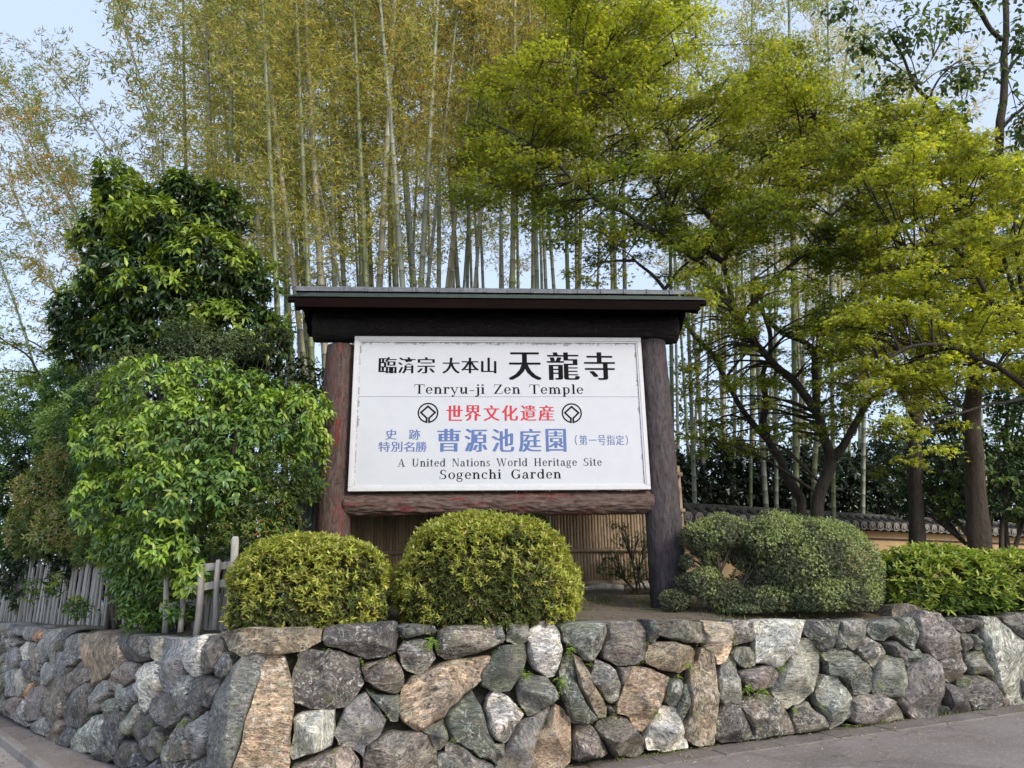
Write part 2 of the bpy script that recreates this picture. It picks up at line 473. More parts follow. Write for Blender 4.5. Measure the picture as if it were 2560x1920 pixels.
# colour keys (albedo; T also holds the light on the corner boulder)
KC = {'g': (.21,.215,.22), 'd': (.095,.095,.102), 'b': (.16,.145,.137), 't': (.30,.24,.185), 'w': (.47,.47,.46), 'e': (.175,.188,.176), 'E': (.115,.135,.12),
      'l': (.29,.305,.285), 'p': (.19,.172,.172), 'v': (.20,.20,.22), 'T': (.40,.325,.235), 'o': (.32,.19,.12), 'c': (.52,.42,.33), 'B': (.085,.09,.11)}
STONES = """
A t 195,120 330,85 560,88 800,75 890,100 880,170 770,250 620,272 470,260 330,285 250,230
A d 905,160 920,75 1010,62 1240,42 1420,45 1418,130 1410,235 1340,280 1210,293 1080,250 930,200
A d 1425,75 1490,55 1670,70 1690,100 1640,125 1480,155 1450,140
A b 1720,100 1830,70 2020,58 2150,90 2165,165 2090,215 1960,250 1830,290 1760,300 1700,240
A d 745,250 900,238 1020,250 1150,300 1170,420 1190,470 1120,560 1050,630 960,640 830,635 715,600 700,480 710,370
A b 1200,390 1230,345 1330,300 1400,283 1440,330 1465,400 1460,490 1420,540 1350,535 1250,490 1205,450
A g 1470,180 1560,155 1640,170 1660,240 1690,300 1640,360 1560,400 1490,370 1450,320 1420,240
A t 1900,295 2060,285 2070,350 2030,420 1900,540 1780,640 1740,700 1650,750 1570,795 1480,740 1435,690 1440,600 1460,500 1530,430 1640,380 1740,330
A w 860,645 960,630 988,650 985,780 960,890 850,950 700,980 685,930 705,830 700,720 770,680
A g 1060,640 1130,570 1200,540 1250,600 1300,660 1345,720 1300,820 1200,900 1180,985 1140,920 1010,890 990,830 1030,720
A e 1215,510 1280,545 1440,550 1440,640 1420,720 1370,725 1310,650 1260,580
A b 1270,870 1380,815 1550,795 1640,840 1690,940 1705,1051 1700,1270 1190,1290 1190,1000 1230,900
A e 1590,800 1680,740 1740,715 1765,770 1770,850 1720,930 1680,920 1640,840
A E 1760,670 1850,600 1940,530 1990,620 2040,750 2090,900 2110,1020 2000,980 1880,900 1790,860 1760,780
A p 700,1040 900,970 1040,915 1110,920 1150,1000 1170,1160 1150,1310 900,1330 640,1340
A p 1750,950 1770,880 1830,875 1950,960 2110,1050 2160,1230 1960,1250 1730,1265
A b 1200,330 1330,300 1220,350 1190,420 1170,360
B g -40,120 40,135 65,200 50,255 -20,270 -60,200
B e 80,110 200,108 235,140 230,245 150,270 75,240
B E -20,330 60,275 210,260 215,350 190,480 110,600 0,612 -100,560 -95,480 -60,400
B w -65,735 -45,660 10,615 90,640 160,710 200,780 150,850 100,950 60,980 0,960 -50,880
B e 0,990 60,985 60,1050 20,1110 -20,1100
B w 250,150 300,110 420,105 470,190 485,290 470,400 430,490 375,500 290,440 245,350 240,240
B e 475,130 600,108 790,100 810,170 790,260 740,350 690,385 640,380 590,310 500,240
B b 815,110 920,95 1050,105 1090,170 1105,280 1090,370 1020,415 900,415 800,370 785,290 810,200
B d 1110,95 1170,90 1185,200 1150,260 1110,230
B b 1190,120 1260,92 1500,100 1540,160 1530,250 1460,262 1320,240 1190,200
B c 1520,110 1600,98 1710,105 1725,160 1720,300 1680,390 1620,410 1600,330 1530,290 1545,200
B t 1120,260 1300,245 1400,270 1450,330 1440,410 1350,470 1230,460 1110,400 1100,350
B p 1740,90 1850,95 1870,150 1895,220 1820,250 1740,270 1730,180
B e 1760,290 1850,280 1895,350 1890,420 1820,435 1750,390 1730,330
B e 180,520 250,490 370,510 430,570 455,650 420,700 330,760 240,785 180,700 165,600
B E 490,370 560,345 590,500 620,650 680,750 740,810 650,850 560,830 520,740 480,620 470,450
B t 560,335 620,360 680,470 700,560 760,650 800,720 790,800 745,805 670,710 620,580
B g 690,520 740,370 800,400 870,450 910,560 900,660 840,700 760,600
B t 1000,430 1110,440 1190,470 1260,510 1250,590 1180,720 1140,810 1060,900 1000,870 980,790 890,770 900,680 950,560
B b 890,440 1000,425 960,530 915,550
B e 1270,520 1370,525 1370,600 1330,700 1290,730 1240,680 1250,600
B t 1490,310 1590,300 1600,420 1615,600 1605,800 1590,990 1500,1000 1400,960 1370,900 1410,760 1415,560 1430,430 1480,400
B l 1660,370 1740,350 1765,440 1775,600 1770,700 1680,700 1625,650 1620,520
B p 1780,470 1900,440 2010,420 2070,480 2050,560 1960,590 1880,600 1800,540
B d 1680,700 1770,705 1800,760 1860,870 1895,950 1800,970 1640,985 1605,950 1610,820
B b 1790,690 1850,650 1950,625 2060,670 2120,750 2170,860 2185,915 2050,930 1900,955 1870,850 1800,740
B w 1160,770 1250,720 1310,740 1360,850 1390,950 1400,1020 1250,1045 1110,1030 1095,960 1120,850
B b 750,830 860,800 950,810 1020,890 1080,980 1080,1050 1020,1085 870,1075 820,1010 760,930 735,870
B b 590,870 680,845 740,900 780,980 815,1060 760,1090 620,1120 570,1100 565,980
B t 430,705 500,750 550,810 550,960 545,1110 480,1175 330,1190 265,1110 290,950 370,850 400,760
B g 180,830 290,790 390,730 370,850 300,950 260,1060 330,1190 200,1225 20,1240 10,1130 60,1050 120,920
B d 820,720 850,715 880,770 870,790 825,770
B E 1380,560 1410,560 1400,700 1350,850 1320,780 1340,640
B g -420,1080 -330,1040 -100,1120 -20,1130 -20,1250 -430,1260
C w -45,262 60,238 200,232 385,238 375,300 330,400 240,520 190,620 120,625 -15,594 -20,420
C d 390,250 540,240 680,255 660,330 610,430 550,495 500,480 440,410 380,340
C e 690,245 860,225 930,250 900,320 860,440 790,490 730,460 700,350
C e 940,250 1100,232 1140,260 1120,350 1060,410 980,400 910,330
C E 1150,220 1310,210 1335,300 1330,380 1290,480 1220,430 1140,350
C p 1340,240 1400,160 1480,175 1560,260 1650,340 1690,480 1620,540 1500,560 1420,480 1350,420
C p 1560,555 1690,500 1715,640 1660,720 1600,760 1520,740 1500,620
C d 1560,230 1700,212 1850,230 1900,265 1800,320 1700,345 1620,310
C p 1660,335 1720,345 1770,410 1760,480 1720,510 1690,430
C e 1745,360 1810,355 1850,400 1880,470 1820,490 1775,440
C e 1800,500 1880,510 1930,600 1940,710 1880,700 1760,690 1720,620 1740,530
C l 1860,210 1990,220 2100,300 2200,400 2260,470 2275,900 2212,940 2120,945 2060,860 1990,770 1950,680 1930,560 1890,430 1870,320
C d 2040,215 2200,190 2260,210 2260,440 2180,370 2100,290
C l 310,420 400,400 480,450 510,560 490,680 470,780 400,880 330,930 240,970 180,930 100,840 150,750 220,600 260,500
C e 520,510 600,475 740,490 830,540 910,600 950,700 940,800 900,855 800,850 760,770 680,720 600,690 590,600 550,570
C l 820,480 880,370 940,400 1050,490 1050,540 960,640 900,570
C d 1080,440 1150,410 1260,500 1260,560 1210,580 1120,530
C e 1000,600 1060,530 1180,560 1220,640 1200,760 1160,900 1080,880 960,850 960,740
C p 1300,560 1420,530 1480,580 1500,700 1530,850 1520,1020 1430,1060 1330,1070 1250,1000 1170,920 1190,820 1240,680
C d 1520,770 1620,765 1690,830 1740,920 1785,1000 1620,1025 1560,920
C d 1660,770 1720,705 1830,690 1930,740 2010,830 2080,900 2115,955 1980,980 1800,995 1740,900
C b 1530,960 1580,960 1620,1025 1510,1040
C b 300,960 410,930 480,1000 570,1080 565,1150 330,1190 290,1080
C l 480,830 560,700 650,710 720,800 790,900 790,980 760,1050 690,1100 600,1145 570,1060 520,960
C p 800,890 880,855 1030,860 1140,910 1190,990 1205,1070 1080,1095 900,1110 790,1090 790,1000
C E 1230,500 1340,480 1370,530 1260,630 1220,600
C e 620,440 680,320 710,470 660,470
D g 0,545 100,560 170,600 150,640 60,640 0,622
D v 170,580 240,570 260,620 230,680 180,670
D o 255,615 320,600 330,660 290,690 250,670
D g 332,600 370,600 365,780 320,860 300,720
D g 375,600 465,590 455,700 430,780 420,900 400,930 380,780 365,700
D d 470,610 590,600 540,640 500,720 480,750 460,700
D g 520,650 610,615 620,800 550,860 490,890 500,760
D t 615,640 760,620 820,650 830,830 840,900 740,1000 715,1020 680,920 630,820
D t 830,660 885,645 930,720 950,840 880,915 840,850
D d 905,650 1000,625 1100,640 1150,740 1160,810 1080,840 960,825 920,740
D l 1110,650 1240,655 1250,800 1230,870 1180,800 1140,730
D v 1250,660 1380,665 1395,800 1380,900 1330,1090 1240,1080 1230,950 1250,800
D w 1430,680 1500,645 1560,640 1570,750 1550,870 1500,960 1440,940 1400,850 1395,760
D d 1580,650 1680,650 1690,760 1670,900 1560,940 1565,780
D d 1690,790 1740,760 1760,900 1710,980 1670,960
D g 0,640 100,640 130,700 80,740 0,745
D e 0,745 50,760 50,880 40,925 0,925
D v 50,760 110,720 140,790 110,880 50,910
D w 150,740 210,680 230,760 220,830 160,830
D b 220,700 280,690 300,780 310,900 260,940 240,820
D d 170,840 230,830 240,870 200,960 170,960
D w 120,940 160,880 170,960 160,1060 130,1115 115,1010
D b 210,900 240,860 270,900 300,940 250,980 210,960
D b 240,950 310,950 320,1000 270,1020
D o 190,1040 240,1000 260,1010 240,1080 200,1140 185,1100
D g 310,940 350,840 400,880 420,960 360,1030 320,1020
D v 440,780 480,750 500,900 490,1000 450,1060 440,900
D b 540,940 610,840 660,850 680,920 690,980 590,1040 530,1100 500,1060
D g 0,930 50,930 70,1010 40,1090 0,1110
D g 50,920 110,890 120,1000 100,1110 40,1110
D p 240,1050 290,1020 350,1040 330,1130 310,1280 200,1300 185,1240 210,1120
D b 350,1040 440,940 460,1050 470,1240 420,1320 370,1340 340,1250 335,1120
D d 520,1150 610,1030 690,1000 720,1050 680,1150 650,1280 600,1360 500,1330 470,1240
D g 740,1010 810,980 820,1100 760,1160 750,1220 660,1235 690,1120
D b 830,980 900,900 980,845 1040,870 1020,980 960,1020 870,1060 820,1060
D w 1040,930 1100,860 1180,840 1230,900 1220,1030 1150,1160 1100,1230 1050,1180 1030,1060
D l 870,1010 920,990 960,1050 1000,1140 950,1220 900,1180 870,1090
D v 960,1040 1020,1010 1040,1090 1020,1150 970,1110
D e 780,1150 870,1120 900,1210 850,1250 790,1285 760,1200
D d 1170,1130 1220,1085 1310,1100 1360,1170 1350,1290 1280,1360 1200,1310 1150,1220
D g 1380,950 1450,960 1450,1200 1380,1270 1365,1150 1340,1090
D d 1480,970 1560,950 1580,1100 1570,1200 1490,1290 1440,1230 1460,1080
D d 1580,960 1680,980 1650,1110 1610,1210 1575,1180
D v 1460,1310 1540,1260 1590,1220 1620,1300 1610,1470 1500,1580 1450,1590 1460,1430
D b 1300,1430 1400,1270 1460,1300 1455,1450 1440,1580 1340,1620 1300,1580
D d 1100,1440 1200,1340 1235,1400 1230,1560 1140,1610 1080,1560
D d 1050,1290 1140,1240 1180,1320 1140,1400 1070,1470 1010,1420 1010,1340
D l 950,1300 1030,1170 1060,1230 1030,1330 980,1400 930,1415 930,1350
D d 800,1310 850,1230 940,1230 950,1300 920,1430 860,1570 810,1480 785,1380
D l 600,1370 680,1280 770,1240 800,1300 785,1380 790,1450 740,1530 640,1540 540,1540 530,1500
D B 450,1370 520,1340 580,1390 560,1450 510,1500 440,1480 430,1420
D b 370,1400 460,1290 480,1330 440,1400 425,1470 360,1440
D g 270,1290 330,1270 365,1360 350,1420 270,1390 220,1350
D g 120,1230 190,1120 200,1150 180,1290 230,1330 200,1340 120,1300
D p 20,1150 100,1110 140,1130 110,1240 90,1280 20,1250 0,1200
D d 870,1570 950,1450 1030,1480 1020,1600 960,1660 880,1640
D d 1020,1530 1080,1570 1110,1650 1090,1720 1010,1690 980,1650
D B 1120,1650 1190,1600 1210,1700 1190,1760 1100,1730
D d 1490,1620 1600,1550 1630,1660 1600,1900 1470,1870
D g 1240,1500 1290,1400 1300,1600 1280,1680 1240,1640
D d 700,1550 740,1535 800,1470 860,1590 800,1620 720,1580
D d 1300,1640 1440,1600 1470,1700 1450,1850 1320,1840
D b 1210,1720 1290,1690 1300,1830 1200,1800
"""
CORNER_LIT = [(668,1640),(690,1640),(712,1650),(730,1714),(731,1772),(722,1895),(712,2015),(640,2040),(556,2034),(586,1910),(616,1800),(638,1720)]
CORNER_SHADED = [(603,1640),(650,1636),(670,1642),(642,1720),(620,1800),(590,1910),(560,2034),(500,2010),(520,1900),(527,1858),(545,1728),(570,1681)]

def wall_hit(px, py):
    d = ray(px, py)
    # front plane
    t = (CY - CX*SLOPE_F) / (1 - d.x*SLOPE_F); x = d.x*t
    if x >= CX: return Vector((x, t, EYE + d.z*t))
    t = (CY - CX*SLOPE_L) / (1 - d.x*SLOPE_L)
    return Vector((d.x*t, t, EYE + d.z*t))
def wall_n(x):
    k = sm(CX-.28, CX+.28, x)
    return (LN*(1-k) + FN*k).normalized()

def stone_material(name):
    mt, nt, bs, out = new_mat(name); b = NB(nt)
    oi = b.n('ObjectInfo')
    tc = b.n('TexCoord')
    off = b.math('MULTIPLY', oi.outputs['Random'], 91.0)
    ad = b.n('VectorMath', operation='ADD'); b.l(tc.outputs['Object'], ad.inputs[0]); b.l(off, ad.inputs[1])
    def rnd(k): return b.math('FRACT', b.math('MULTIPLY', oi.outputs['Random'], k))
    # strata turned a different way in every stone
    vr = b.n('VectorRotate', rotation_type='EULER_XYZ')
    cx = b.n('CombineXYZ'); b.l(b.math('MULTIPLY', oi.outputs['Random'], 17.0), cx.inputs[0]); b.l(b.math('MULTIPLY', oi.outputs['Random'], 39.0), cx.inputs[1])
    b.l(ad.outputs[0], vr.inputs['Vector']); b.l(cx.outputs[0], vr.inputs['Rotation'])
    v = vr.outputs[0]
    mp = b.n('Mapping'); mp.inputs['Scale'].default_value = (1, 5.5, 2.2); b.l(v, mp.inputs['Vector']); vs = mp.outputs[0]
    col = oi.outputs['Color']
    big = b.noise(v, 4.5, 6, .6, .4)
    strat = b.noise(vs, 7, 9, .72, .8)
    fine = b.noise(v, 42, 9, .78)
    c = b.mix(1.0, col, b.ramp(big, [(.36, (.60, .62, .64)), (.64, (1.40, 1.33, 1.22))]), 'MULTIPLY')
    c = b.mix(b.math('ADD', b.math('MULTIPLY', rnd(43.3), .65), .35), c, b.mix(1.0, c, b.ramp(strat, [(.36, .15), (.45, .72), (.53, 1.15), (.63, 2.5)]), 'MULTIPLY'))
    # rusty veins
    ru = b.ramp(b.noise(vs, 3.3, 8, .7, .6), [(.55, 0), (.66, 1)])
    c = b.mix(b.math('MULTIPLY', ru, .34), c, (.25, .18, .13))
    # pale lichen speckle
    li1 = b.ramp(b.noise(v, 24, 6, .75, .6), [(.53, 0), (.59, 1)])
    li2 = b.ramp(b.noise(v, 5, 4, .6), [(.42, .10), (.58, 1)])
    c = b.mix(b.math('MULTIPLY', b.math('MULTIPLY', li1, li2), b.math('ADD', b.math('MULTIPLY', rnd(53.7), .8), .2)), c, (.60, .60, .55))
    pt = b.ramp(b.noise(v, 3.4, 5, .65, .5), [(.53, 0), (.56, 1)])
    c = b.mix(b.math('MULTIPLY', pt, b.math('MULTIPLY', rnd(19.3), .55)), c, b.ramp(rnd(31.1), [(.0, (.10, .10, .105)), (.35, (.34, .33, .31)), (.7, (.30, .24, .185)), (1.0, (.20, .22, .18))], 'CONSTANT'))
    smo = b.math('ADD', b.math('MULTIPLY', rnd(71.9), .8), .2)
    # larger round lichen spots
    sp = b.ramp(b.voro(v, 15), [(.10, 1), (.17, 0)])
    spm = b.ramp(b.voro(v, 15, out='Color'), [(.80, 0), (.84, 1)])
    c = b.mix(b.math('MULTIPLY', b.math('MULTIPLY', sp, spm), .7), c, (.50, .49, .43))
    # green algae
    al = b.ramp(b.noise(v, 6, 7, .7), [(.52, 0), (.62, 1)])
    c = b.mix(b.math('MULTIPLY', al, .34), c, (.16, .19, .10))
    # dark soot speckle
    c = b.mix(b.ramp(b.noise(vs, 18, 6, .7, .4), [(.38, .85), (.47, 0)]), c, (.025, .024, .024))
    c = b.mix(1.0, c, (1.30, 1.27, 1.22), 'MULTIPLY')
    b.l(c, bs.inputs['Base Color'])
    bs.inputs['Roughness'].default_value = .82; bs.inputs['Specular IOR Level'].default_value = .35
    h = b.math('ADD', b.math('MULTIPLY', strat, .7), b.math('MULTIPLY', fine, .45))
    cr = b.ramp(b.voro(vs, 6, 'DISTANCE_TO_EDGE'), [(.0, 0), (.05, 1)])
    n0 = b.bump(h, bs, .85, .030)
    b.bump(cr, bs, .5, .016, n0)
    return mt
M_STONE = stone_material('field_stone')
M_MORTAR = simple_mat('mossy_mortar', (.016, .017, .012), (.05, .05, .036), 9, .95, .9, .03)

wall = thing('stone_wall', 'retaining wall of mixed grey, green and tan field stones turning a corner beside the road', 'stone wall', (CX, CY, 0))
wall_loc = Vector((CX, CY, 0))
sr = random.Random(11)
def in_ring(poly, grow=1.0):
    c = Vector((sum(p[0] for p in poly)/len(poly), sum(p[1] for p in poly)/len(poly)))
    return [Vector(((p[0]-c.x)*grow+c.x, (p[1]-c.y)*grow+c.y)) for p in poly], c
def build_stone(poly, key, hit, scale_px, flat=1.0):
    """poly in some 2D space; hit(u,v) -> point on the wall face"""
    pts, c = in_ring(poly, 1.04)
    # resample with slightly rounded corners
    q = []
    n = len(pts)
    for i in range(n):
        a, b_ = pts[i], pts[(i+1) % n]
        q.append(a*.93 + b_*.07); q.append(a*.5+b_*.5); q.append(a*.07 + b_*.93)
    n = len(q)
    size = sum((p-c).length for p in q)/n * scale_px
    seed = sr.uniform(0, 100)
    prof = [(1.0, -.30), (1.0, -.055), (.99, -.02), (.95, .10), (.86, .45), (.64, .72), (.38, .88), (.15, .95)]
    H = min(.17, .045 + size*.55) * sr.uniform(.75, 1.3) * flat
    # facet planes in normalised polar space
    pl = [(math.cos(a)*t, math.sin(a)*t, sr.uniform(.55, 1.0)) for a, t in [(sr.uniform(0, 6.28), sr.uniform(.5, 1.9)) for _ in range(6)]]
    V = []
    R = max((p-c).length for p in q)
    cen = hit(c.x, c.y)
    for t, d in prof + [(0, 1.0)]:
        row = q if t > 0 else [c]
        for p in row:
            u = c + (p-c)*t
            P = hit(u.x, u.y)
            nn = wall_n(P.x)
            if d > 0 or t < .95:
                rel = (u-c)/R
                h = min([d] + [k - (ax*rel.x + ay*rel.y) for ax, ay, k in pl])
                h = max(h, -.15) * H
            else: h = d
            w = .0 if t == 1.0 and d < -.2 else 1.0
            nz = mnoise.noise(Vector((P.x*5+seed, P.y*5, P.z*5)))*.022 + mnoise.noise(Vector((P.x*14+seed, P.y*14, P.z*14)))*.013 + mnoise.noise(Vector((P.x*32+seed, P.y*32, P.z*32)))*.006
            tang = mnoise.noise_vector(Vector((P.x*11+seed, P.y*11, P.z*11)))*.020*(1 if t > .5 else 0)
            V.append(P + nn*(h + nz*w*(1.3 if t < .99 else .5)) + tang)
    rings = len(prof); F = []
    for k in range(rings-1):
        for i in range(n):
            j = (i+1) % n
            F.append((k*n+i, k*n+j, (k+1)*n+j, (k+1)*n+i))
    for i in range(n): F.append(((rings-1)*n+i, (rings-1)*n+(i+1) % n, rings*n))
    F.append(tuple(reversed(range(n))))
    org = cen
    me = mesh('stone', [v - org for v in V], F, M_STONE, True)
    # orientation check
    me.polygons[n*4].normal
    if me.polygons[n*(rings-1)].normal.dot(wall_n(cen.x)) < 0: me.flip_normals()
    try: me.set_sharp_from_angle(angle=math.radians(38))
    except Exception: pass
    o = obj('stone', me, wall, org - wall_loc)
    col = KC[key]; f = sr.uniform(.85, 1.15)*(1.22 if flat < 1 else 1)  # left wing stones coloured lighter, in place of sky light on them
    o.color = (col[0]*f*sr.uniform(.95, 1.05), col[1]*f, col[2]*f*sr.uniform(.95, 1.05), 1)
    return o
BOX = []
def px_box(P): BOX.append((min(p[0] for p in P), max(p[0] for p in P), min(p[1] for p in P), max(p[1] for p in P)))
for line in STONES.strip().splitlines():
    t = line.split(); ox, oy, sc_ = CROPS[t[0]]
    P = [tuple(map(float, a.split(','))) for a in t[2:]]
    P = [(ox + x/sc_, oy + y/sc_) for x, y in P]
    px_box(P)
    build_stone(P, t[1], wall_hit, .0042, .55 if t[0] == 'D' else 1.0)
def hit_back(u, v): return wall_hit(u, v) - FN*.30 + Vector((0, 0, .008))
build_stone([(1900+a/3.3515, 1480+b_/3.3515) for a, b_ in ((1285, 170), (1310, 115), (1400, 98), (1500, 112), (1570, 165), (1580, 250), (1280, 250))], 'b', hit_back, .0042)
o = build_stone(CORNER_LIT, 'T', wall_hit, .0042); o['label'] = 'right half of the tall corner boulder, its sunlit face coloured tan'
o = build_stone(CORNER_SHADED, 'g', wall_hit, .0042); o['label'] = 'left half of the tall corner boulder, its shaded face coloured grey'
# one boulder in two pieces: light and shade put into tan and grey
# more of the same beyond the picture's edges
def hit_s(s, z):
    if s >= 0: p = wall_loc + FD*s
    else: p = wall_loc - LD*s
    return Vector((p.x, p.y, z))
def patch(s0, s1, sz):
    dirn = 1 if s1 > s0 else -1
    s = s0
    while (s < s1) if dirn > 0 else (s > s1):
        x = hit_s(s, 0).x
        zb, zt = road_z(x), top_z(x)
        z = zb + .05
        hgt = sz
        while z < zt:
            h = min(zt-z, hgt*sr.uniform(.8, 1.2)); w = sz*sr.uniform(.85, 1.1)
            if h < .08: break
            cs, cz = s + sr.uniform(-.03, .03), z + h/2
            poly = [(cs + math.cos(a)*w*.52*sr.uniform(.88, 1.08), cz + math.sin(a)*h*.54*sr.uniform(.9, 1.08)) for a in [k*math.pi/4.5+.3 for k in range(9)]]
            build_stone(poly, sr.choice('gdebpltge'), hit_s, 1.0)
            z += h
        s += dirn*sz
patch(8.15, 10.2, .30)
patch(-7.9, -9.9, .27)
# backing between the stones
V = []; F = []; cols_ = [s*.12 for s in range(-90, 92)]; rows_ = [i*.09 for i in range(-3, 17)]
for j, z in enumerate(rows_):
    for s in cols_:
        p = hit_s(s, 0); nn = wall_n(p.x); zt = top_z(p.x) - .06
        zz = min(z, zt)
        q = Vector((p.x, p.y, zz)) - nn*(.13 + .03*mnoise.noise(Vector((p.x*6, p.y*6, zz*6))))
        V.append(q - wall_loc)
nx = len(cols_)
F = [(j*nx+i, j*nx+i+1, (j+1)*nx+i+1, (j+1)*nx+i) for j in range(len(rows_)-1) for i in range(nx-1)]
obj('mortar', mesh('mortar', V, F, M_MORTAR, True), wall)
# ================================================================ TEMPLE SIGN
YAW = math.radians(3.68)
SX, SY, SZ0 = -.162, 8.983, 1.40
sign = thing('temple_sign', 'big roofed temple signboard, white panel held between two dark bark covered log posts', 'sign', (SX, SY, SZ0), YAW)
ca, sa = math.cos(YAW), math.sin(YAW)
def L2W(x, y, z): return Vector((SX + x*ca - y*sa, SY + x*sa + y*ca, SZ0 + z))

def bark_mat(name, base, hi, red, redlo, axis='Z', dark=1.0):
    mt, nt, bs, out = new_mat(name); b = NB(nt)
    oi = b.n('ObjectInfo')
    st = {'Z': (1, 1, .22), 'X': (.22, 1, 1)}[axis]
    tc = b.n('TexCoord'); ad = b.n('VectorMath', operation='ADD')
    b.l(tc.outputs['Object'], ad.inputs[0]); b.l(b.math('MULTIPLY', oi.outputs['Random'], 23.0), ad.inputs[1])
    mp = b.n('Mapping'); mp.inputs['Scale'].default_value = st; b.l(ad.outputs[0], mp.inputs['Vector'])
    v = mp.outputs[0]
    n0 = b.noise(v, 30, 8, .72, .9); n1 = b.noise(v, 110, 6, .7)
    c = b.mix(b.ramp(n0, [(.3, 0), (.7, 1)]), base, hi)
    c = b.mix(b.ramp(b.noise(v, 7, 9, .78), [(redlo, 0), (redlo+.06, .8)]), c, red)
    c = b.mix(b.ramp(n0, [(.30, .9), (.42, 0)]), c, (.012, .010, .011))
    c = b.mix(b.ramp(n1, [(.58, 0), (.70, .5)]), c, (.27, .23, .21))
    b.l(c, bs.inputs['Base Color']); bs.inputs['Roughness'].default_value = .78
    bs.inputs['Specular IOR Level'].default_value = .35
    h = b.math('ADD', b.ramp(n0, [(.25, 0), (.5, .7), (.8, 1)]), b.math('MULTIPLY', n1, .3))
    b.bump(h, bs, .9, .014)
    if axis == 'Z' and name == 'post_bark':     # damp black stain round the foot of the posts
        sp = b.n('SeparateXYZ'); b.l(tc.outputs['Object'], sp.inputs[0])
        st_ = b.ramp(b.math('ADD', b.math('MULTIPLY', sp.outputs[2], .8), b.math('MULTIPLY', b.noise(tc.outputs['Object'], 5, 6, .7), .5)), [(.62, .72), (.92, 0)])
        b.l(b.mix(st_, c, (.022, .021, .027)), bs.inputs['Base Color'])
    return mt
M_BARK_P = bark_mat('post_bark', (.055, .038, .035), (.15, .105, .092), (.22, .040, .035), .515)
M_BARK_R = bark_mat('post_bark', (.040, .034, .038), (.115, .095, .098), (.17, .05, .045), .60)
M_BARK_L = bark_mat('lower_beam_bark', (.10, .066, .058), (.19, .13, .112), (.20, .035, .032), .53, 'X')
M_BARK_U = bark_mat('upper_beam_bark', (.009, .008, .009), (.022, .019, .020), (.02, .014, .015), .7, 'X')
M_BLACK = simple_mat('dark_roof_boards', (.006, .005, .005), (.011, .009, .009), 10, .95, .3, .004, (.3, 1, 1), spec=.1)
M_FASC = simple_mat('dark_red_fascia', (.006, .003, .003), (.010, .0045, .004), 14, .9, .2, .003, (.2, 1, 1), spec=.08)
M_COPPER = simple_mat('green_copper_roof', (.022, .036, .030), (.055, .078, .066), 9, .55, .3, .004, (1, 1, 1))
M_RTILE = simple_mat('grey_ridge_tile', (.09, .095, .10), (.19, .20, .215), 12, .5, .3, .004, rand=.3)

def log(name, L, r0, r1, axis, mat, seed, nseg=150, n=72, rough=.012):
    """bark covered log with furrowed surface; ends slightly rounded"""
    V = []
    for i in range(-2, nseg+3):
        t = min(1, max(0, i/nseg)); z = L*t
        rr = r0 + (r1-r0)*t
        if i < 0: rr *= (.93 if i == -1 else .55); z = -.004*(-i)
        if i > nseg: rr *= (.93 if i == nseg+1 else .55); z = L + .004*(i-nseg)
        for k in range(n):
            w = 2*math.pi*k/n
            cx_, cy_ = math.cos(w), math.sin(w)
            fz = z*1.0
            f1 = mnoise.noise(Vector((cx_*rr*30+seed, cy_*rr*30, fz*6)))
            f2 = mnoise.noise(Vector((cx_*rr*64+seed, cy_*rr*64, fz*14)))
            d = (abs(f1)*1.6 - .3)*rough + f2*rough*.5 + .01*mnoise.noise(Vector((cx_*1.2+seed, cy_*1.2, fz*.9)))
            q = (cx_*(rr+d), cy_*(rr+d), z)
            V.append(q if axis == 'Z' else (q[2], q[0], q[1]))
    rows = nseg+5; F = []
    for i in range(rows-1):
        for k in range(n):
            F.append((i*n+k, i*n+(k+1) % n, (i+1)*n+(k+1) % n, (i+1)*n+k))
    F.append(tuple(reversed(range(n)))); F.append(tuple(range((rows-1)*n, rows*n)))
    me = mesh(name, V, F, mat, True); return me
def slog(name, L, r0, r1, axis, mat, seed, loc, **k):
    return obj(name, log(name, L, r0, r1, axis, mat, seed, **k), sign, loc)
slog('post', 3.40, .205, .185, 'Z', M_BARK_P, 3.1, (-1.985, .0, -.12), rough=.009)
slog('post', 3.36, .225, .185, 'Z', M_BARK_R, 9.7, (1.985, .0, .0), rough=.009)
o = slog('lower_beam', 3.70, .138, .138, 'X', M_BARK_L, 5.5, (-1.85, -.03, 1.298), rough=.020)
o['label'] = 'reddish bark covered cross beam under the panel'
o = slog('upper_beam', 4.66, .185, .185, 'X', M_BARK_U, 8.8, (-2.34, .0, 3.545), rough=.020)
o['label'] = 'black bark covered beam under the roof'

# ---- board
BZT, BZB = 4.759 - SZ0, 4.759 - 1.931 - SZ0          # 3.359 .. 1.428
mt, nt, bs, out = new_mat('white_enamel_panel'); b = NB(nt)
v = b.coord('Object')
sx = b.n('SeparateXYZ'); b.l(v, sx.inputs[0])
n1 = b.noise(v, 26, 8, .8); n2 = b.noise(v, 7, 6, .7)
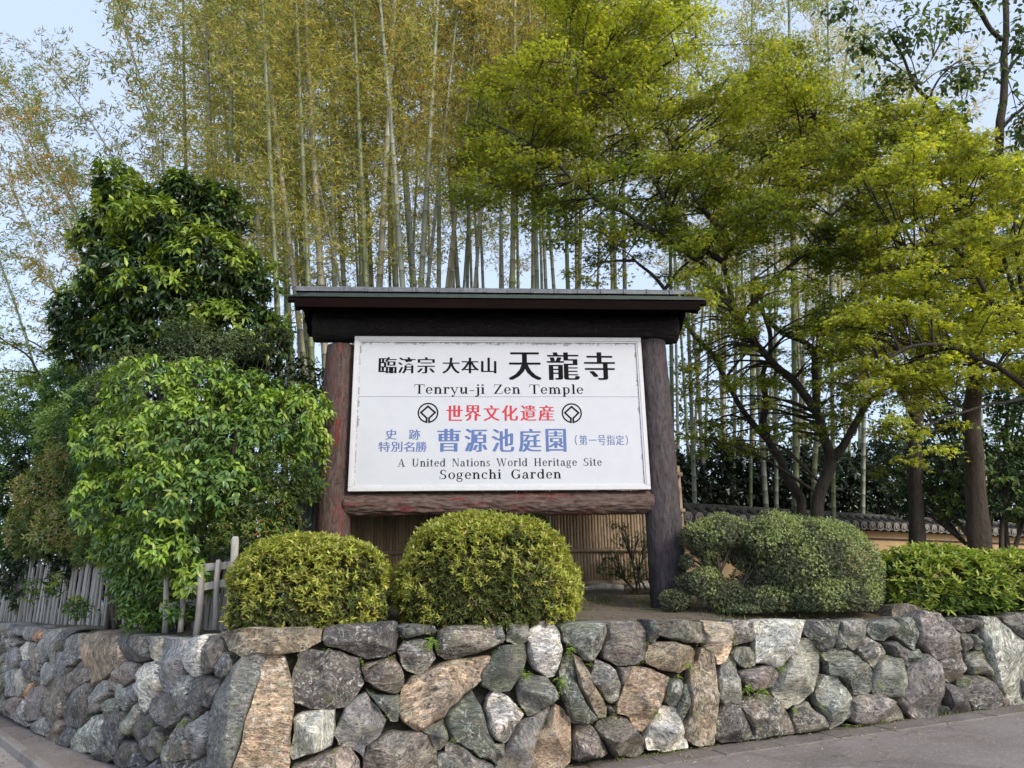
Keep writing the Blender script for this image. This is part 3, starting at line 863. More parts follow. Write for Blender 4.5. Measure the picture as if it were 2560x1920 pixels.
# distance from the panel's edge, for the grime that gathered along it
ex = b.math('SUBTRACT', 1.745, b.math('ABSOLUTE', sx.outputs[0]))
ez = b.math('SUBTRACT', BZT-.05, sx.outputs[2])
e = b.math('MINIMUM', ex, b.math('MULTIPLY', ez, .6))
gr = b.ramp(b.math('ADD', b.math('MULTIPLY', e, -9.0), b.math('MULTIPLY', b.math('ADD', n1, n2), 1.15)), [(.95, 0), (1.35, 1)])
c = b.mix(b.ramp(n2, [(.35, 0), (.7, 1)]), (.58, .60, .645), (.62, .635, .68))
c = b.mix(b.math('MULTIPLY', gr, .75), c, (.17, .16, .14))
c = b.mix(b.math('MULTIPLY', b.ramp(b.noise(v, 9, 6, .8), [(.60, 0), (.75, 1)]), .10), c, (.4, .38, .34))
b.l(c, bs.inputs['Base Color']); bs.inputs['Roughness'].default_value = .42
M_PANEL = mt
M_FRAME = simple_mat('white_painted_frame', (.62, .62, .64), (.70, .70, .715), 9, .45, .1, .002)
M_K = simple_mat('black_lettering', (.008, .008, .010), (.013, .013, .016), 9, .8, 0, 0, spec=.08)
M_KF = simple_mat('faded_black_lettering', (.035, .035, .045), (.06, .06, .07), 5, .8, 0, 0, spec=.1)
M_RED = simple_mat('red_lettering', (.56, .025, .045), (.62, .045, .07), 9, .5, 0, 0)
M_BLUE = simple_mat('blue_lettering', (.095, .16, .38), (.12, .19, .43), 9, .5, 0, 0)
YF = -.20      # the face stands proud of the beams' centre line
seamz = BZT - .775
obj('panel', mesh('panel', *boxg(-1.76, 1.76, YF+.012, YF+.03, seamz+.0015, BZT-.04, .002), M_PANEL), sign)['label'] = 'upper white panel with grimy top edge'
obj('panel', mesh('panel', *boxg(-1.76, 1.76, YF+.012, YF+.03, BZB+.04, seamz-.0015, .002), M_PANEL), sign)['label'] = 'lower white panel'
fw = .052
for nm, bx in (('frame_rail', (-1.80, 1.80, YF-.012, YF+.035, BZT-fw, BZT)), ('frame_rail', (-1.80, 1.80, YF-.012, YF+.035, BZB, BZB+fw)),
               ('frame_stile', (-1.80, -1.80+fw, YF-.0105, YF+.033, BZB+fw, BZT-fw)), ('frame_stile', (1.80-fw, 1.80, YF-.0105, YF+.033, BZB+fw, BZT-fw))):
    obj(nm, mesh(nm, *boxg(*bx, .005), M_FRAME), sign)
    x0, x1, y0, y1, z0, z1 = bx
    # inner lip one step lower
    if nm == 'frame_rail':
        top = z1 > 2.5
        zz = (z0-.018, z0-.0005) if top else (z1+.0005, z1+.018)
        obj('frame_lip', mesh('frame_lip', *boxg(-1.80+fw, 1.80-fw, YF-.002, YF+.012, *zz, .002), M_FRAME), sign)
    else:
        xx = (x1+.0005, x1+.016) if x0 < 0 else (x0-.016, x0-.0005)
        obj('frame_lip', mesh('frame_lip', *boxg(*xx, YF-.003, YF+.0115, BZB+fw+.019, BZT-fw-.019, .002), M_FRAME), sign)
obj('backing_board', mesh('backing_board', *boxg(-1.79, 1.79, YF+.036, YF+.10, BZB+.01, BZT-.01, .003), M_BLACK), sign)
# rivets along the seam
V = []; F = []
for i in range(12):
    x = -1.55 + i*3.1/11
    v_, f_ = tubeg([(x, YF+.0125, seamz-.008), (x, YF+.009, seamz-.008)], .005, 8)
    V, F = merge([(V, F), (v_, f_)])
o = obj('rivets', mesh('rivets', V, F, M_FRAME), sign); o['kind'] = 'stuff'

# ---- lettering. Panel coordinates: crop of the photograph 800x430 px enlarged 2.765
def bq(cx, cy):
    """enlarged-crop pixel -> panel (x, z) on the board plane"""
    d = ray(850 + cx/2.765, 830 + cy/2.765)
    # plane through sign origin, normal (sa,-ca)
    n = Vector((sa, -ca, 0)); p0 = L2W(0, YF+.0, 0) - Vector((0, 0, EYE))
    t = p0.dot(n) / d.dot(n)
    P = d*t + Vector((0, 0, EYE)) - Vector((SX, SY, SZ0))
    return (P.x*ca + P.y*sa, P.z)
dg = None
def text_mesh(ch, offset):
    cu = bpy.data.curves.new('glyph', 'FONT'); cu.body = ch; cu.size = 1.0; cu.offset = offset; cu.resolution_u = 3; cu.fill_mode = 'FRONT'
    to = bpy.data.objects.new('glyph', cu); COL.objects.link(to)
    bpy.context.view_layer.update()
    dgx = bpy.context.evaluated_depsgraph_get()
    me = to.evaluated_get(dgx).to_mesh()
    V = [tuple(v.co) for v in me.vertices]; F = [tuple(p.vertices) for p in me.polygons]
    to.evaluated_get(dgx).to_mesh_clear()
    bpy.data.objects.remove(to); bpy.data.curves.remove(cu)
    return V, F
def cjk(text, x0, y0, x1, y1, mat, name='lettering', gaps=None, bold=.030, thin=-.006, boxes=None, label=None):
    """characters set in crop boxes; each stroke drawn heavier sideways than upright, as in Mincho type"""
    parts = []
    n = len(text)
    for i, ch in enumerate(text):
        if ch == ' ': continue
        if boxes: bx0, bx1 = boxes[i]
        else:
            w = (x1-x0)/n; bx0, bx1 = x0+i*w, x0+(i+1)*w
        V, F = text_mesh(ch, thin)
        if not V: continue
        ax0 = min(v[0] for v in V); ax1 = max(v[0] for v in V); ay0 = min(v[1] for v in V); ay1 = max(v[1] for v in V)
        if ch == '一': ay0, ay1 = ay0-.42, ay1+.42
        pX0, pZ1 = bq(bx0, y0); pX1, pZ0 = bq(bx1, y1)
        kx = (pX1-pX0)/(ax1-ax0+2*bold); kz = (pZ1-pZ0)/(ay1-ay0)
        for s, dx in enumerate((-bold, -bold*.34, bold*.34, bold)):
            parts.append(([(pX0 + (v[0]-ax0+bold+dx)*kx, YF+.0105-.0004*s, pZ0 + (v[1]-ay0)*kz) for v in V], F))
        o = obj('character', mesh('character', *merge(parts), mat), sign); parts = []
        if label: o['label'] = label
cjk('臨済宗', 0, 172, 0, 284, M_K, boxes=[(268, 390), (402, 522), (534, 655)], bold=.034, label='black character of the sect name')
cjk('大本山', 0, 175, 0, 284, M_K, boxes=[(708, 828), (838, 960), (975, 1082)], bold=.034, label='black character of the words head temple')
cjk('天龍寺', 0, 138, 0, 330, M_K, boxes=[(1163, 1396), (1428, 1660), (1684, 1908)], bold=.040, label='large black character of the temple name')
cjk('世界文化遺産', 0, 505, 0, 612, M_RED, boxes=[(735, 848), (862, 976), (992, 1104), (1118, 1232), (1246, 1360), (1370, 1484)], bold=.034, label='red character')
cjk('史跡', 0, 672, 0, 742, M_BLUE, boxes=[(315, 393), (476, 554)], bold=.024, label='small blue character')
cjk('特別名勝', 0, 757, 0, 826, M_BLUE, boxes=[(266, 344), (354, 430), (440, 514), (524, 600)], bold=.024, label='small blue character')
cjk('曹源池庭園', 0, 668, 0, 826, M_BLUE, boxes=[(672, 834), (860, 1020), (1048, 1206), (1234, 1394), (1420, 1568)], bold=.036, label='large blue character of the garden name')
cjk('（第一号指定）', 0, 712, 0, 780, M_BLUE, boxes=[(1622, 1642), (1654, 1712), (1718, 1776), (1782, 1838), (1842, 1902), (1906, 1966), (1974, 1994)], bold=.018, label='tiny blue character in the bracketed note')

# Latin letters drawn from strokes: heavy stems, hairlines and slab serifs, x-height 1.0
def rect(x0, y0, x1, y1): return ([(x0, y0), (x1, y0), (x1, y1), (x0, y1)], [(0, 1, 2, 3)])
def quad(*p): return (list(p), [tuple(range(len(p)))])
def arc(cx, cy, rx, ry, a0, a1, tx, ty, n=22):
    V = []; F = []
    for i in range(n+1):
        a = math.radians(a0 + (a1-a0)*i/n); c_, s_ = math.cos(a), math.sin(a)
        V += [(cx+rx*c_, cy+ry*s_), (cx+(rx-tx)*c_, cy+(ry-ty)*s_)]
    for i in range(n): F.append((2*i, 2*i+1, 2*i+3, 2*i+2))
    return V, F
def dot(cx, cy, r): return ([(cx+r*math.cos(k*.628), cy+r*math.sin(k*.628)) for k in range(10)], [tuple(range(10))])
ST, HL, SV = .24, .10, .07
def stem(x, y0, y1, b=1, t=1, w=None):
    w = w or ST; r = [rect(x, y0, x+w, y1)]
    if b: r.append(rect(x-.12, y0, x+w+.12, y0+SV))
    if t == 1: r.append(rect(x-.12, y1-SV, x+w+.12, y1))
    if t == 2: r.append(rect(x-.14, y1-SV, x+w, y1))
    return r
C_ = 1.42    # cap height
def shoulder(x, w): return [arc(x+w/2+.02, .62, w/2+.02+ST*.45, .40, 0, 165, ST, HL)]
G = {}
G['n'] = (1.12, stem(.16, 0, 1, 1, 2) + stem(.72, 0, .66, 1, 0) + [arc(.62, .62, .30, .40, 0, 150, .20, .10)])
G['m'] = (1.66, stem(.16, 0, 1, 1, 2) + stem(.70, 0, .66, 1, 0) + stem(1.24, 0, .66, 1, 0) + [arc(.60, .62, .30, .40, 0, 150, .20, .10), arc(1.14, .62, .30, .40, 0, 150, .20, .10)])
G['r'] = (.86, stem(.16, 0, 1, 1, 2) + [arc(.60, .62, .28, .40, 60, 150, .12, .10), dot(.70, .86, .12)])
G['u'] = (1.12, stem(.16, .34, 1, 0, 2) + stem(.74, 0, 1, 0, 2) + [rect(.9, 0, 1.06, SV), arc(.44, .38, .28, .40, 180, 345, .20, .10)])
G['h'] = (1.12, stem(.16, 0, 1.46, 1, 2) + stem(.72, 0, .66, 1, 0) + [arc(.62, .62, .30, .40, 0, 150, .20, .10)])
G['i'] = (.56, stem(.18, 0, 1, 1, 2) + [dot(.28, 1.32, .13)])
G['l'] = (.56, stem(.18, 0, 1.46, 1, 2))
G['j'] = (.56, stem(.22, -.2, 1, 0, 2) + [dot(.32, 1.32, .13), arc(.14, -.2, .28, .26, 270, 360, .20, .08), dot(.06, -.36, .11)])
G['t'] = (.72, stem(.20, .2, 1.25, 0, 0) + [rect(.04, 1-SV, .60, 1), arc(.42, .22, .22, .24, 180, 330, .18, .08)])
G['e'] = (.98, [arc(.50, .5, .42, .52, 0, 325, .21, .08), rect(.20, .50, .90, .57)])
G['o'] = (1.04, [arc(.52, .5, .45, .52, 0, 360, .21, .07)])
G['c'] = (.94, [arc(.50, .5, .42, .52, 40, 320, .21, .08), dot(.74, .80, .12)])
G['a'] = (1.04, stem(.60, .1, .72, 0, 0) + [arc(.50, .68, .30, .34, 0, 150, .20, .08), dot(.28, .78, .11), arc(.40, .27, .32, .29, 60, 330, .20, .08), rect(.80, 0, .98, SV), rect(.72, 0, .80, .12)])
G['d'] = (1.12, stem(.72, 0, 1.46, 0, 2) + [rect(.9, 0, 1.06, SV), arc(.50, .5, .42, .52, 20, 340, .21, .08)])
G['p'] = (1.12, stem(.18, -.45, 1, 1, 2) + [arc(.58, .5, .42, .52, -155, 155, .21, .08)])
G['s'] = (.80, [arc(.42, .74, .30, .27, 50, 270, .16, .09), arc(.38, .27, .32, .28, -130, 90, .16, .09), rect(.60, .74, .66, 1), rect(.08, 0, .14, .3)])
G['y'] = (1.04, [quad((.02, 1), (.24, 1), (.62, .10), (.50, 0)), quad((.84, 1), (.92, 1), (.50, -.22), (.42, -.22)), rect(-.04, 1-SV, .38, 1), rect(.66, 1-SV, 1.04, 1), dot(.28, -.34, .12), arc(.30, -.18, .22, .24, 270, 350, .08, .08)])
G['g'] = (1.04, [arc(.46, .64, .36, .38, 0, 360, .19, .07), arc(.46, -.14, .42, .27, 0, 360, .13, .08), quad((.14, .34), (.26, .30), (.24, .12), (.10, .12)), rect(.2, .04, .74, .16), rect(.72, .90, 1.0, .99)])
G['-'] = (.80, [rect(.12, .42, .68, .52)])
G['T'] = (1.34, stem(.56, 0, C_, 1, 0, .24) + [rect(.06, C_-.07, 1.30, C_), rect(.06, C_-.42, .11, C_), rect(1.25, C_-.42, 1.30, C_)])
G['Z'] = (1.22, [rect(.10, C_-.07, 1.12, C_), rect(.08, 0, 1.14, .07), quad((.08, .02), (.34, .02), (1.12, C_-.02), (.86, C_-.02)), rect(.10, C_-.36, .15, C_), rect(1.09, 0, 1.14, .40)])
G['A'] = (1.40, [quad((.10, 0), (.18, 0), (.72, C_), (.62, C_)), quad((.92, 0), (1.20, 0), (.74, C_), (.62, C_)), rect(.34, .44, .96, .51), rect(-.02, 0, .36, SV), rect(.78, 0, 1.34, SV)])
G['U'] = (1.44, stem(.22, .5, C_, 0, 1, .24) + stem(1.08, .5, C_, 0, 1, .09) + [arc(.70, .52, .48, .54, 180, 360, .22, .09)])
G['N'] = (1.44, stem(.20, 0, C_, 1, 1, .09) + stem(1.12, 0, C_, 0, 1, .09) + [quad((.20, C_), (.46, C_), (1.21, 0), (1.08, 0))])
G['W'] = (1.98, [quad((.08, C_), (.34, C_), (.68, .0), (.56, 0)), quad((.94, C_-.1), (1.02, C_), (.68, 0), (.60, 0)), quad((.84, C_), (1.10, C_), (1.40, 0), (1.28, 0)), quad((1.72, C_), (1.80, C_), (1.40, 0), (1.32, 0)), rect(-.06, C_-SV, .46, C_), rect(.72, C_-SV, 1.24, C_), rect(1.56, C_-SV, 1.94, C_)])
G['H'] = (1.50, stem(.20, 0, C_, 1, 1, .24) + stem(1.04, 0, C_, 1, 1, .24) + [rect(.4, .68, 1.08, .75)])
G['S'] = (1.10, [arc(.56, 1.06, .42, .38, 50, 270, .21, .09), arc(.54, .37, .44, .38, -130, 90, .21, .09), rect(.86, 1.02, .92, C_), rect(.10, 0, .16, .42)])
G['G'] = (1.44, [arc(.72, .71, .62, .73, 45, 318, .25, .09), stem(1.04, .10, .62, 0, 0, .22)[0], rect(.86, .60, 1.38, .67), rect(1.16, 1.0, 1.22, C_)])
def latin(text, x0, x1, ybase, ycap, mat, label, wordgap=.75):
    adv = sum(wordgap if ch == ' ' else G[ch][0] + .06 for ch in text)
    X0, Z0 = bq(x0, ybase); X1, _ = bq(x1, ybase); _, Z1 = bq(x0, ycap)
    kx = (X1-X0)/adv; kz = (Z1-Z0)/C_
    parts = []; cx = 0
    for ch in text:
        if ch == ' ': cx += wordgap; continue
        w, gl = G[ch]
        for si, (V, F) in enumerate(gl):
            parts.append(([(X0+(cx+v[0])*kx, YF+.0105-.0003*si, Z0+v[1]*kz) for v in V], F))
        cx += w + .06
        o = obj('letter', mesh('letter', *merge(parts), mat), sign); o['label'] = label; parts = []
latin('Tenryu-ji Zen Temple', 510, 1690, 425, 360, M_K, 'black serif letter of the English temple name', 1.0)
latin('A United Nations World Heritage Site', 398, 1816, 930, 876, M_KF, 'thin faded serif letter of the long English line', 1.05)
latin('Sogenchi Garden', 684, 1536, 1016, 952, M_K, 'bold black serif letter of the bottom line', 1.15)
# two round emblems
def emblem(cx, cy, R):
    X, Z = bq(cx, cy); X1, _ = bq(cx+R, cy); r = abs(X1-X)
    parts = [arc(0, 0, 1, 1, -84, 264, .145, .145, 60)]
    t = .085
    def seg(a, b_, i):
        a = Vector(a); b_ = Vector(b_); d = (b_-a).normalized(); nn = Vector((-d.y, d.x))*t; e_ = d*t*.9
        return [tuple(a-e_+nn), tuple(a-e_-nn), tuple(b_+e_-nn), tuple(b_+e_+nn)], [(0, 1, 2, 3)]
    s_ = .62
    path = [(-.12, -.93), (-.12, -.52), (-s_-.06, .03), (0, s_+.03), (s_+.06, .03), (.12, -.52), (.12, -.93)]
    for i in range(6): parts.append(seg(path[i], path[i+1], i))
    Vp = []
    for i, (V, F) in enumerate(parts): Vp.append(([(X+v[0]*r, YF+.0105-.0004*i, Z+v[1]*r) for v in V], F))
    V, F = merge(Vp)
    obj('emblem', mesh('emblem', V, F, M_K), sign)
emblem(608, 557, 72); emblem(1603, 559, 70)

# ---- roof
HW = 2.58                        # half length of the roof
EZ, RZ, OV = 3.70, 4.03, .66     # eave top, ridge, overhang (local)
OY = .02
def slope_pt(x, t, side, lift=0):     # t 0 ridge .. 1 eave
    return (x, OY + side*OV*t, RZ + (EZ-RZ)*t + lift)
for side, nm in ((-1, 'front'), (1, 'back')):
    # boards under the copper
    V = []; F = []
    for x in (-HW+.03, HW-.03):
        for t in (0, .97):
            for lf in (-.012, -.05): V.append(slope_pt(x, t, side, lf))
    F = [(0,1,3,2),(4,6,7,5),(0,2,6,4),(1,5,7,3),(2,3,7,6),(0,4,5,1)]
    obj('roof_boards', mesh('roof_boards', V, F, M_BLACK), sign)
    # courses of copper shingle, each lapping the next
    nc = 7; ns = 16
    P = []
    rr = random.Random(5)
    for c_ in range(nc):
        t0, t1 = c_/nc, (c_+1.12)/nc
        if c_ == nc-1: t1 = 1.0
        for s_ in range(ns):
            w = 2*HW/ns; x0 = -HW + s_*w + (.5*w if c_ % 2 else 0); x1 = x0 + w - .004
            x0 = max(-HW, x0); x1 = min(HW, x1)
            if x1-x0 < .02: continue
            l0 = .0; l1 = .012 + rr.uniform(0, .002)
            V = [slope_pt(x0, t0, side, l0), slope_pt(x1, t0, side, l0), slope_pt(x1, t1, side, l1), slope_pt(x0, t1, side, l1),
                 slope_pt(x0, t0, side, l0-.008), slope_pt(x1, t0, side, l0-.008), slope_pt(x1, t1, side, l1-.008), slope_pt(x0, t1, side, l1-.008)]
            F = [(0,1,2,3),(7,6,5,4),(0,3,7,4),(1,5,6,2),(3,2,6,7),(0,4,5,1)]
            if side > 0: F = [tuple(reversed(f)) for f in F]
            if side < 0:
                obj('shingle', mesh('shingle', V, F, M_COPPER), sign)
            else: P.append((V, F))
    if P:
        o = obj('back_shingles', mesh('back_shingles', *merge(P), M_COPPER), sign); o['kind'] = 'stuff'
    y = OY + side*(OV-.035)
    ya, yb = sorted((y, y+side*.028))
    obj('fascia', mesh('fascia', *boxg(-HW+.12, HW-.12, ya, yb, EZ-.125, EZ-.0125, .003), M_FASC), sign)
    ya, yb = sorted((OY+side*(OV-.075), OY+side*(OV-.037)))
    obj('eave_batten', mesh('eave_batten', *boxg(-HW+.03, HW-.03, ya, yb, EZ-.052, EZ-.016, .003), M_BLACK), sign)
    # rafters
    for i in range(14):
        x = -HW+.25 + i*(2*HW-.5)/13
        V = []
        for xx in (x-.02, x+.02):
            for t in (.02, .93):
                for lf in (-.053, -.11): V.append(slope_pt(xx, t, side, lf))
        obj('rafter', mesh('rafter', V, [(0,1,3,2),(4,6,7,5),(0,2,6,4),(1,5,7,3),(2,3,7,6),(0,4,5,1)], M_BLACK), sign)
for sx_ in (-1, 1):   # gable boards
    x0, x1 = sorted((sx_*(HW-.11), sx_*(HW-.14)))
    V = [(x, y, z) for x in (x0, x1) for y, z in ((OY-OV*.93, EZ-.04), (OY, RZ-.055), (OY+OV*.93, EZ-.04), (OY+OV*.80, EZ-.13), (OY, RZ-.22), (OY-OV*.80, EZ-.13))]
    F = [(0,1,4,5),(1,2,3,4),(11,10,7,6),(10,9,8,7)] + [(i, i+6, (i+1) % 6+6, (i+1) % 6) for i in range(6)]
    obj('gable_board', mesh('gable_board', V, F, M_BLACK), sign)
# ridge tiles
me = None
nt_ = 17; w = (2*HW+.02)/nt_
prof = [(-.135, -.05), (-.13, -.005), (-.10, .028), (-.05, .048), (0, .055), (.05, .048), (.10, .028), (.13, -.005), (.135, -.05)]
V = []
for x, s_ in ((0, .97), (w*.88, .97), (w*.88, 1.06), (w*.99, 1.06)):
    for y, z in prof: V.append((x, y*s_, z*s_))
n = len(prof); F = []
for i in range(3):
    for k in range(n-1): F.append((i*n+k, (i+1)*n+k, (i+1)*n+k+1, i*n+k+1))
F.append(tuple(range(n))); F.append(tuple(reversed(range(3*n, 4*n))))
me = mesh('ridge_tile', V, F, M_RTILE)
for i in range(nt_):
    obj('ridge_tile', me, sign, (-HW-.01+i*w, OY, RZ+.022+random.uniform(-.002, .002)))
for sx_ in (-1, 1):   # knee blocks where beam meets roof
    x0, x1 = sorted((sx_*2.10, sx_*1.90))
    obj('roof_block', mesh('roof_block', *boxg(x0, x1, -.09, .12, 3.70, 3.90, .004), M_BLACK), sign)
# ================================================================ FENCES AND THE TILED WALL
M_BAMBR = simple_mat('brown_split_bamboo', (.20, .14, .09), (.36, .275, .185), 5, .55, .25, .004, (3, 3, .35), rand=.5)
M_BAMGR = simple_mat('grey_weathered_bamboo', (.20, .20, .21), (.34, .34, .35), 6, .6, .25, .004, (3, 3, .4), rand=.3)
M_GREYWOOD = simple_mat('weathered_picket_wood', (.24, .225, .205), (.50, .48, .44), 9, .85, .7, .008, (3, 3, .3), rand=.45)
M_TIE = simple_mat('black_cord', (.012, .012, .012), (.02, .02, .02), 30, .8)

def half_culm(L, r, nodes, seed=0, n=8, full=False):
    """bamboo piece standing up from z=0, swollen at its nodes"""
    zs = []; rs = []
    z = 0; k = 0
    zs.append(0); rs.append(r)
    while z + nodes < L:
        z += nodes*(1 + .1*math.sin(seed+k*2.1)); k += 1
        if z > L-.02: break
        zs += [z-.008, z, z+.008]; rs += [r*.99, r*1.10, r*.97]
    zs.append(L); rs.append(r*.98)
    V = []; a0, a1 = (0, 2*math.pi) if full else (math.pi-.15, 2*math.pi+.15)
    m_ = n if full else n+1
    for z, rr in zip(zs, rs):
        for i in range(m_):
            a = a0 + (a1-a0)*i/n
            V.append((rr*math.cos(a), rr*math.sin(a), z))
    F = []
    for j in range(len(zs)-1):
        for i in range(n):
            F.append((j*m_+i, j*m_+(i+1) % m_, (j+1)*m_+(i+1) % m_, (j+1)*m_+i))
    F.append(tuple(reversed(range(m_)))); F.append(tuple(range((len(zs)-1)*m_, len(zs)*m_)))
    return V, F
FY = 10.15
bf = thing('bamboo_fence', 'brown fence of upright split bamboo slats with horizontal rails, standing behind the signboard', 'fence', (0, FY, 1.7), YAW)
vars_ = [mesh('bamboo_slat', *half_culm(1.62 + .03*k, .0235, .30+.02*k, k*3.3), M_BAMBR, True) for k in range(5)]
for i in range(122):
    x = -2.78 + i*.0418
    obj('bamboo_slat', random.choice(vars_), bf, (x, random.uniform(-.003, .003), .03+random.uniform(-.02, .02)), (0, random.uniform(-.006, .006), random.uniform(-.15, .15)))
railg = lambda L, r: half_culm(L, r, .34, 1.0, 8, True)
for z, r in ((.50, .030), (1.02, .030), (1.52, .032), (.075, .045)):
    me = mesh('rail', *railg(5.15, r), M_BAMBR, True)
    obj('rail', me, bf, (-2.80, -.04, z), (0, math.pi/2, 0))
me = mesh('fence_post', *half_culm(1.9, .055, .4, 0, 12, True), M_BAMBR, True)
for x in (-2.72, -1.4, .1, 1.6, 2.3): obj('fence_post', me, bf, (x, .06, -.25))
for x in (1.15, 1.75, 2.1):
    obj('footing', mesh('footing', *tubeg([(x-.28, -.07, .0), (x, -.075, .03), (x+.28, -.07, .01)], [.035, .05, .035], 7), M_GREYWOOD, True), bf)
# grey end screen left of the signboard
es = at(770, 1340, 9.35)
gf = thing('bamboo_screen', 'weathered grey bamboo end screen with a dark tied rail, close to the left log post', 'fence', (es.x, es.y, es.z), YAW)
for i, (px, top) in enumerate(((752, 1150), (763, 1110), (775, 1080), (787, 985))):
    p = at(px, 1340, 9.35 + .01*(i % 2)); tp = at(px, top, 9.35).z
    r = .036 if i < 3 else .044
    obj('bamboo_slat', mesh('bamboo_slat', *half_culm(tp-es.z+.25, r, .33, i, 12, True), M_BAMGR, True), gf, (p.x-es.x, .012*(i % 2), -.25))
p = at(799, 880, 9.42); q = at(790, 1340, 9.42)
obj('tall_pole', mesh('tall_pole', *half_culm(p.z-q.z, .040, .42, 2, 12, True), M_BAMGR, True), gf, (q.x-es.x, .10, 0), (0, .012, 0))
rz = at(770, 1252, 9.3).z - es.z
obj('rail', mesh('rail', *tubeg([(-.16, -.055, rz-.005), (.0, -.06, rz), (.16, -.05, rz+.004)], .034, 10), M_BAMBR, True), gf)
for dz in (.0, -.24, .30):
    obj('cord', mesh('cord', *tubeg([(.145+.05*math.cos(a), .0+.055*math.sin(a), rz+.25+dz) for a in [k*.52 for k in range(13)]], .006, 6), M_TIE, True), gf)

# ---- wooden picket fence on the left
pf = thing('picket_fence', 'old grey wooden picket fence leaning along the top of the left wall', 'fence', (CX, CY, 1.3))
fr = random.Random(5)
def picket_mesh(h, w, t, kind):
    V = []; 
    zs = [0, h*.33, h*.66, h-.06, h]
    bend = fr.uniform(-.012, .012)
    for k, z in enumerate(zs):
        ww = w*(1 if k < 4 else .55)*fr.uniform(.94, 1.04); dx = bend*math.sin(z/h*3)
        for a, b_ in ((-ww/2, -t/2), (ww/2, -t/2), (ww/2, t/2), (-ww/2, t/2)): V.append((a+dx, b_, z))
    F = []
    for k in range(4):
        for i in range(4): F.append((k*4+i, k*4+(i+1) % 4, k*4+4+(i+1) % 4, k*4+4+i))
    F += [(3, 2, 1, 0), (16, 17, 18, 19)]
    return mesh('picket', V, F, M_GREYWOOD)
pvars = [picket_mesh(.99+.015*k, .072, .022, k) for k in range(6)]
angL = math.atan2(LD.y, LD.x)
def fpos(s, off=.52): 
    p = LD*s - LN*off; return Vector((CX+p.x, CY+p.y, 0))
s = 1.15; i = 0
while s < 12.4:
    p = fpos(s, .52 + .02*math.sin(i*1.7)); z = gz(p.x, p.y)
    o = obj('picket', fr.choice(pvars), pf, (p.x-CX, p.y-CY, z-1.3-.04), (fr.uniform(-.03, .03), fr.uniform(-.05, .04)-.02, angL+fr.uniform(-.1, .1)))
    o.scale.z = fr.uniform(.94, 1.03)
    s += .098*fr.uniform(.9, 1.15); i += 1
for zz in (.42, .74):
    pts = [fpos(k, .56) for k in (1.0, 4, 7, 10, 12.5)]
    V, F = [], []
    for a in range(4):
        A, B = pts[a], pts[a+1]; d = (B-A).normalized(); n_ = Vector((-d.y, d.x, 0))*.016
        zA, zB = gz(A.x, A.y)+zz-1.3, gz(B.x, B.y)+zz-1.3
        vs = []
        for P, z in ((A, zA), (B, zB)):
            for sg in (-1, 1):
                for dz in (-.032, .032): vs.append((P.x-CX+n_.x*sg, P.y-CY+n_.y*sg, z+dz))
        obj('rail', mesh('rail', vs, [(0,1,3,2),(4,6,7,5),(0,4,5,1),(2,3,7,6),(1,5,7,3),(0,2,6,4)], M_GREYWOOD), pf)
# the near end: rough thick posts with short cross rails
nf = thing('rough_post_fence', 'short run of rough weathered posts and cross rails left of the azaleas', 'fence', (CX, CY+.55, 1.33))
org = Vector((CX, CY+.55, 1.33))
def post_at(px, ybot, ytop, Y, w, lean=0.0):
    a = at(px, ybot, Y); b_ = at(px + lean, ytop, Y)
    pts = [a + (b_-a)*t + Vector((fr.uniform(-.006, .006), fr.uniform(-.006, .006), 0)) for t in (0, .25, .5, .75, .97, 1)]
    V, F = tubeg([p-org for p in pts], [w, w*.97, w*.95, w*.96, w*.9, w*.7], 8, True, .25)
    obj('post', mesh('post', V, F, M_GREYWOOD, True), nf)
post_at(573, 1572, 1342, 7.35, .040, 16)
post_at(537, 1575, 1400, 7.5, .028, 8)
post_at(492, 1590, 1425, 7.55, .032, 12)
post_at(452, 1580, 1450, 7.8, .03, 9)
post_at(412, 1582, 1440, 8.2, .032, 6)
for (x0, y0, x1, y1, Y) in ((462, 1476, 600, 1450, 7.62), (500, 1420, 620, 1408, 7.62), (400, 1520, 520, 1500, 8.0)):
    a, b_ = at(x0, y0, Y), at(x1, y1, Y-.05); V = []
    for P in (a, b_):
        for dy in (-.014, .014):
            for dz in (-.036, .036): V.append(P-org+Vector((0, dy, dz)))
    obj('rail', mesh('rail', V, [(0,1,3,2),(4,6,7,5),(0,4,5,1),(2,3,7,6),(1,5,7,3),(0,2,6,4)], M_GREYWOOD), nf)

# ---- ochre wall with tiled coping
mt, nt, bs, out = new_mat('ochre_plaster'); b = NB(nt)
v = b.coord('Object'); n1 = b.noise(v, 1.6, 6, .6); n2 = b.noise(v, 50, 5, .7)
c = b.mix(b.ramp(n1, [(.35, 0), (.65, 1)]), (.46, .315, .175), (.54, .38, .22))
vz = b.coord('Object', (4, 4, .5)); c = b.mix(b.ramp(b.noise(vz, 3, 6, .7), [(.55, 0), (.75, .3)]), c, (.27, .19, .12))
b.l(c, bs.inputs['Base Color']); bs.inputs['Roughness'].default_value = .9; b.bump(n2, bs, .2, .004)
M_OCHRE = mt
M_KAWARA = simple_mat('dark_roof_tile', (.045, .042, .038), (.115, .105, .092), 10, .65, .5, .01, rand=.4)
M_KEND = simple_mat('round_tile_face', (.26, .24, .21), (.36, .33, .29), 30, .6, .5, .006)
W0 = at(1690, 1258, 12.3)
best = None
for k in range(400):
    Y = 12 + k*.03; P = at(2534, 1308, Y)
    if best is None or abs(P.z-W0.z) < best[0]: best = (abs(P.z-W0.z), P)
W1 = best[1]
WD = Vector((W1.x-W0.x, W1.y-W0.y, 0)); WL = WD.length; WD.normalize()
WA = math.atan2(WD.y, WD.x)
zt = W0.z
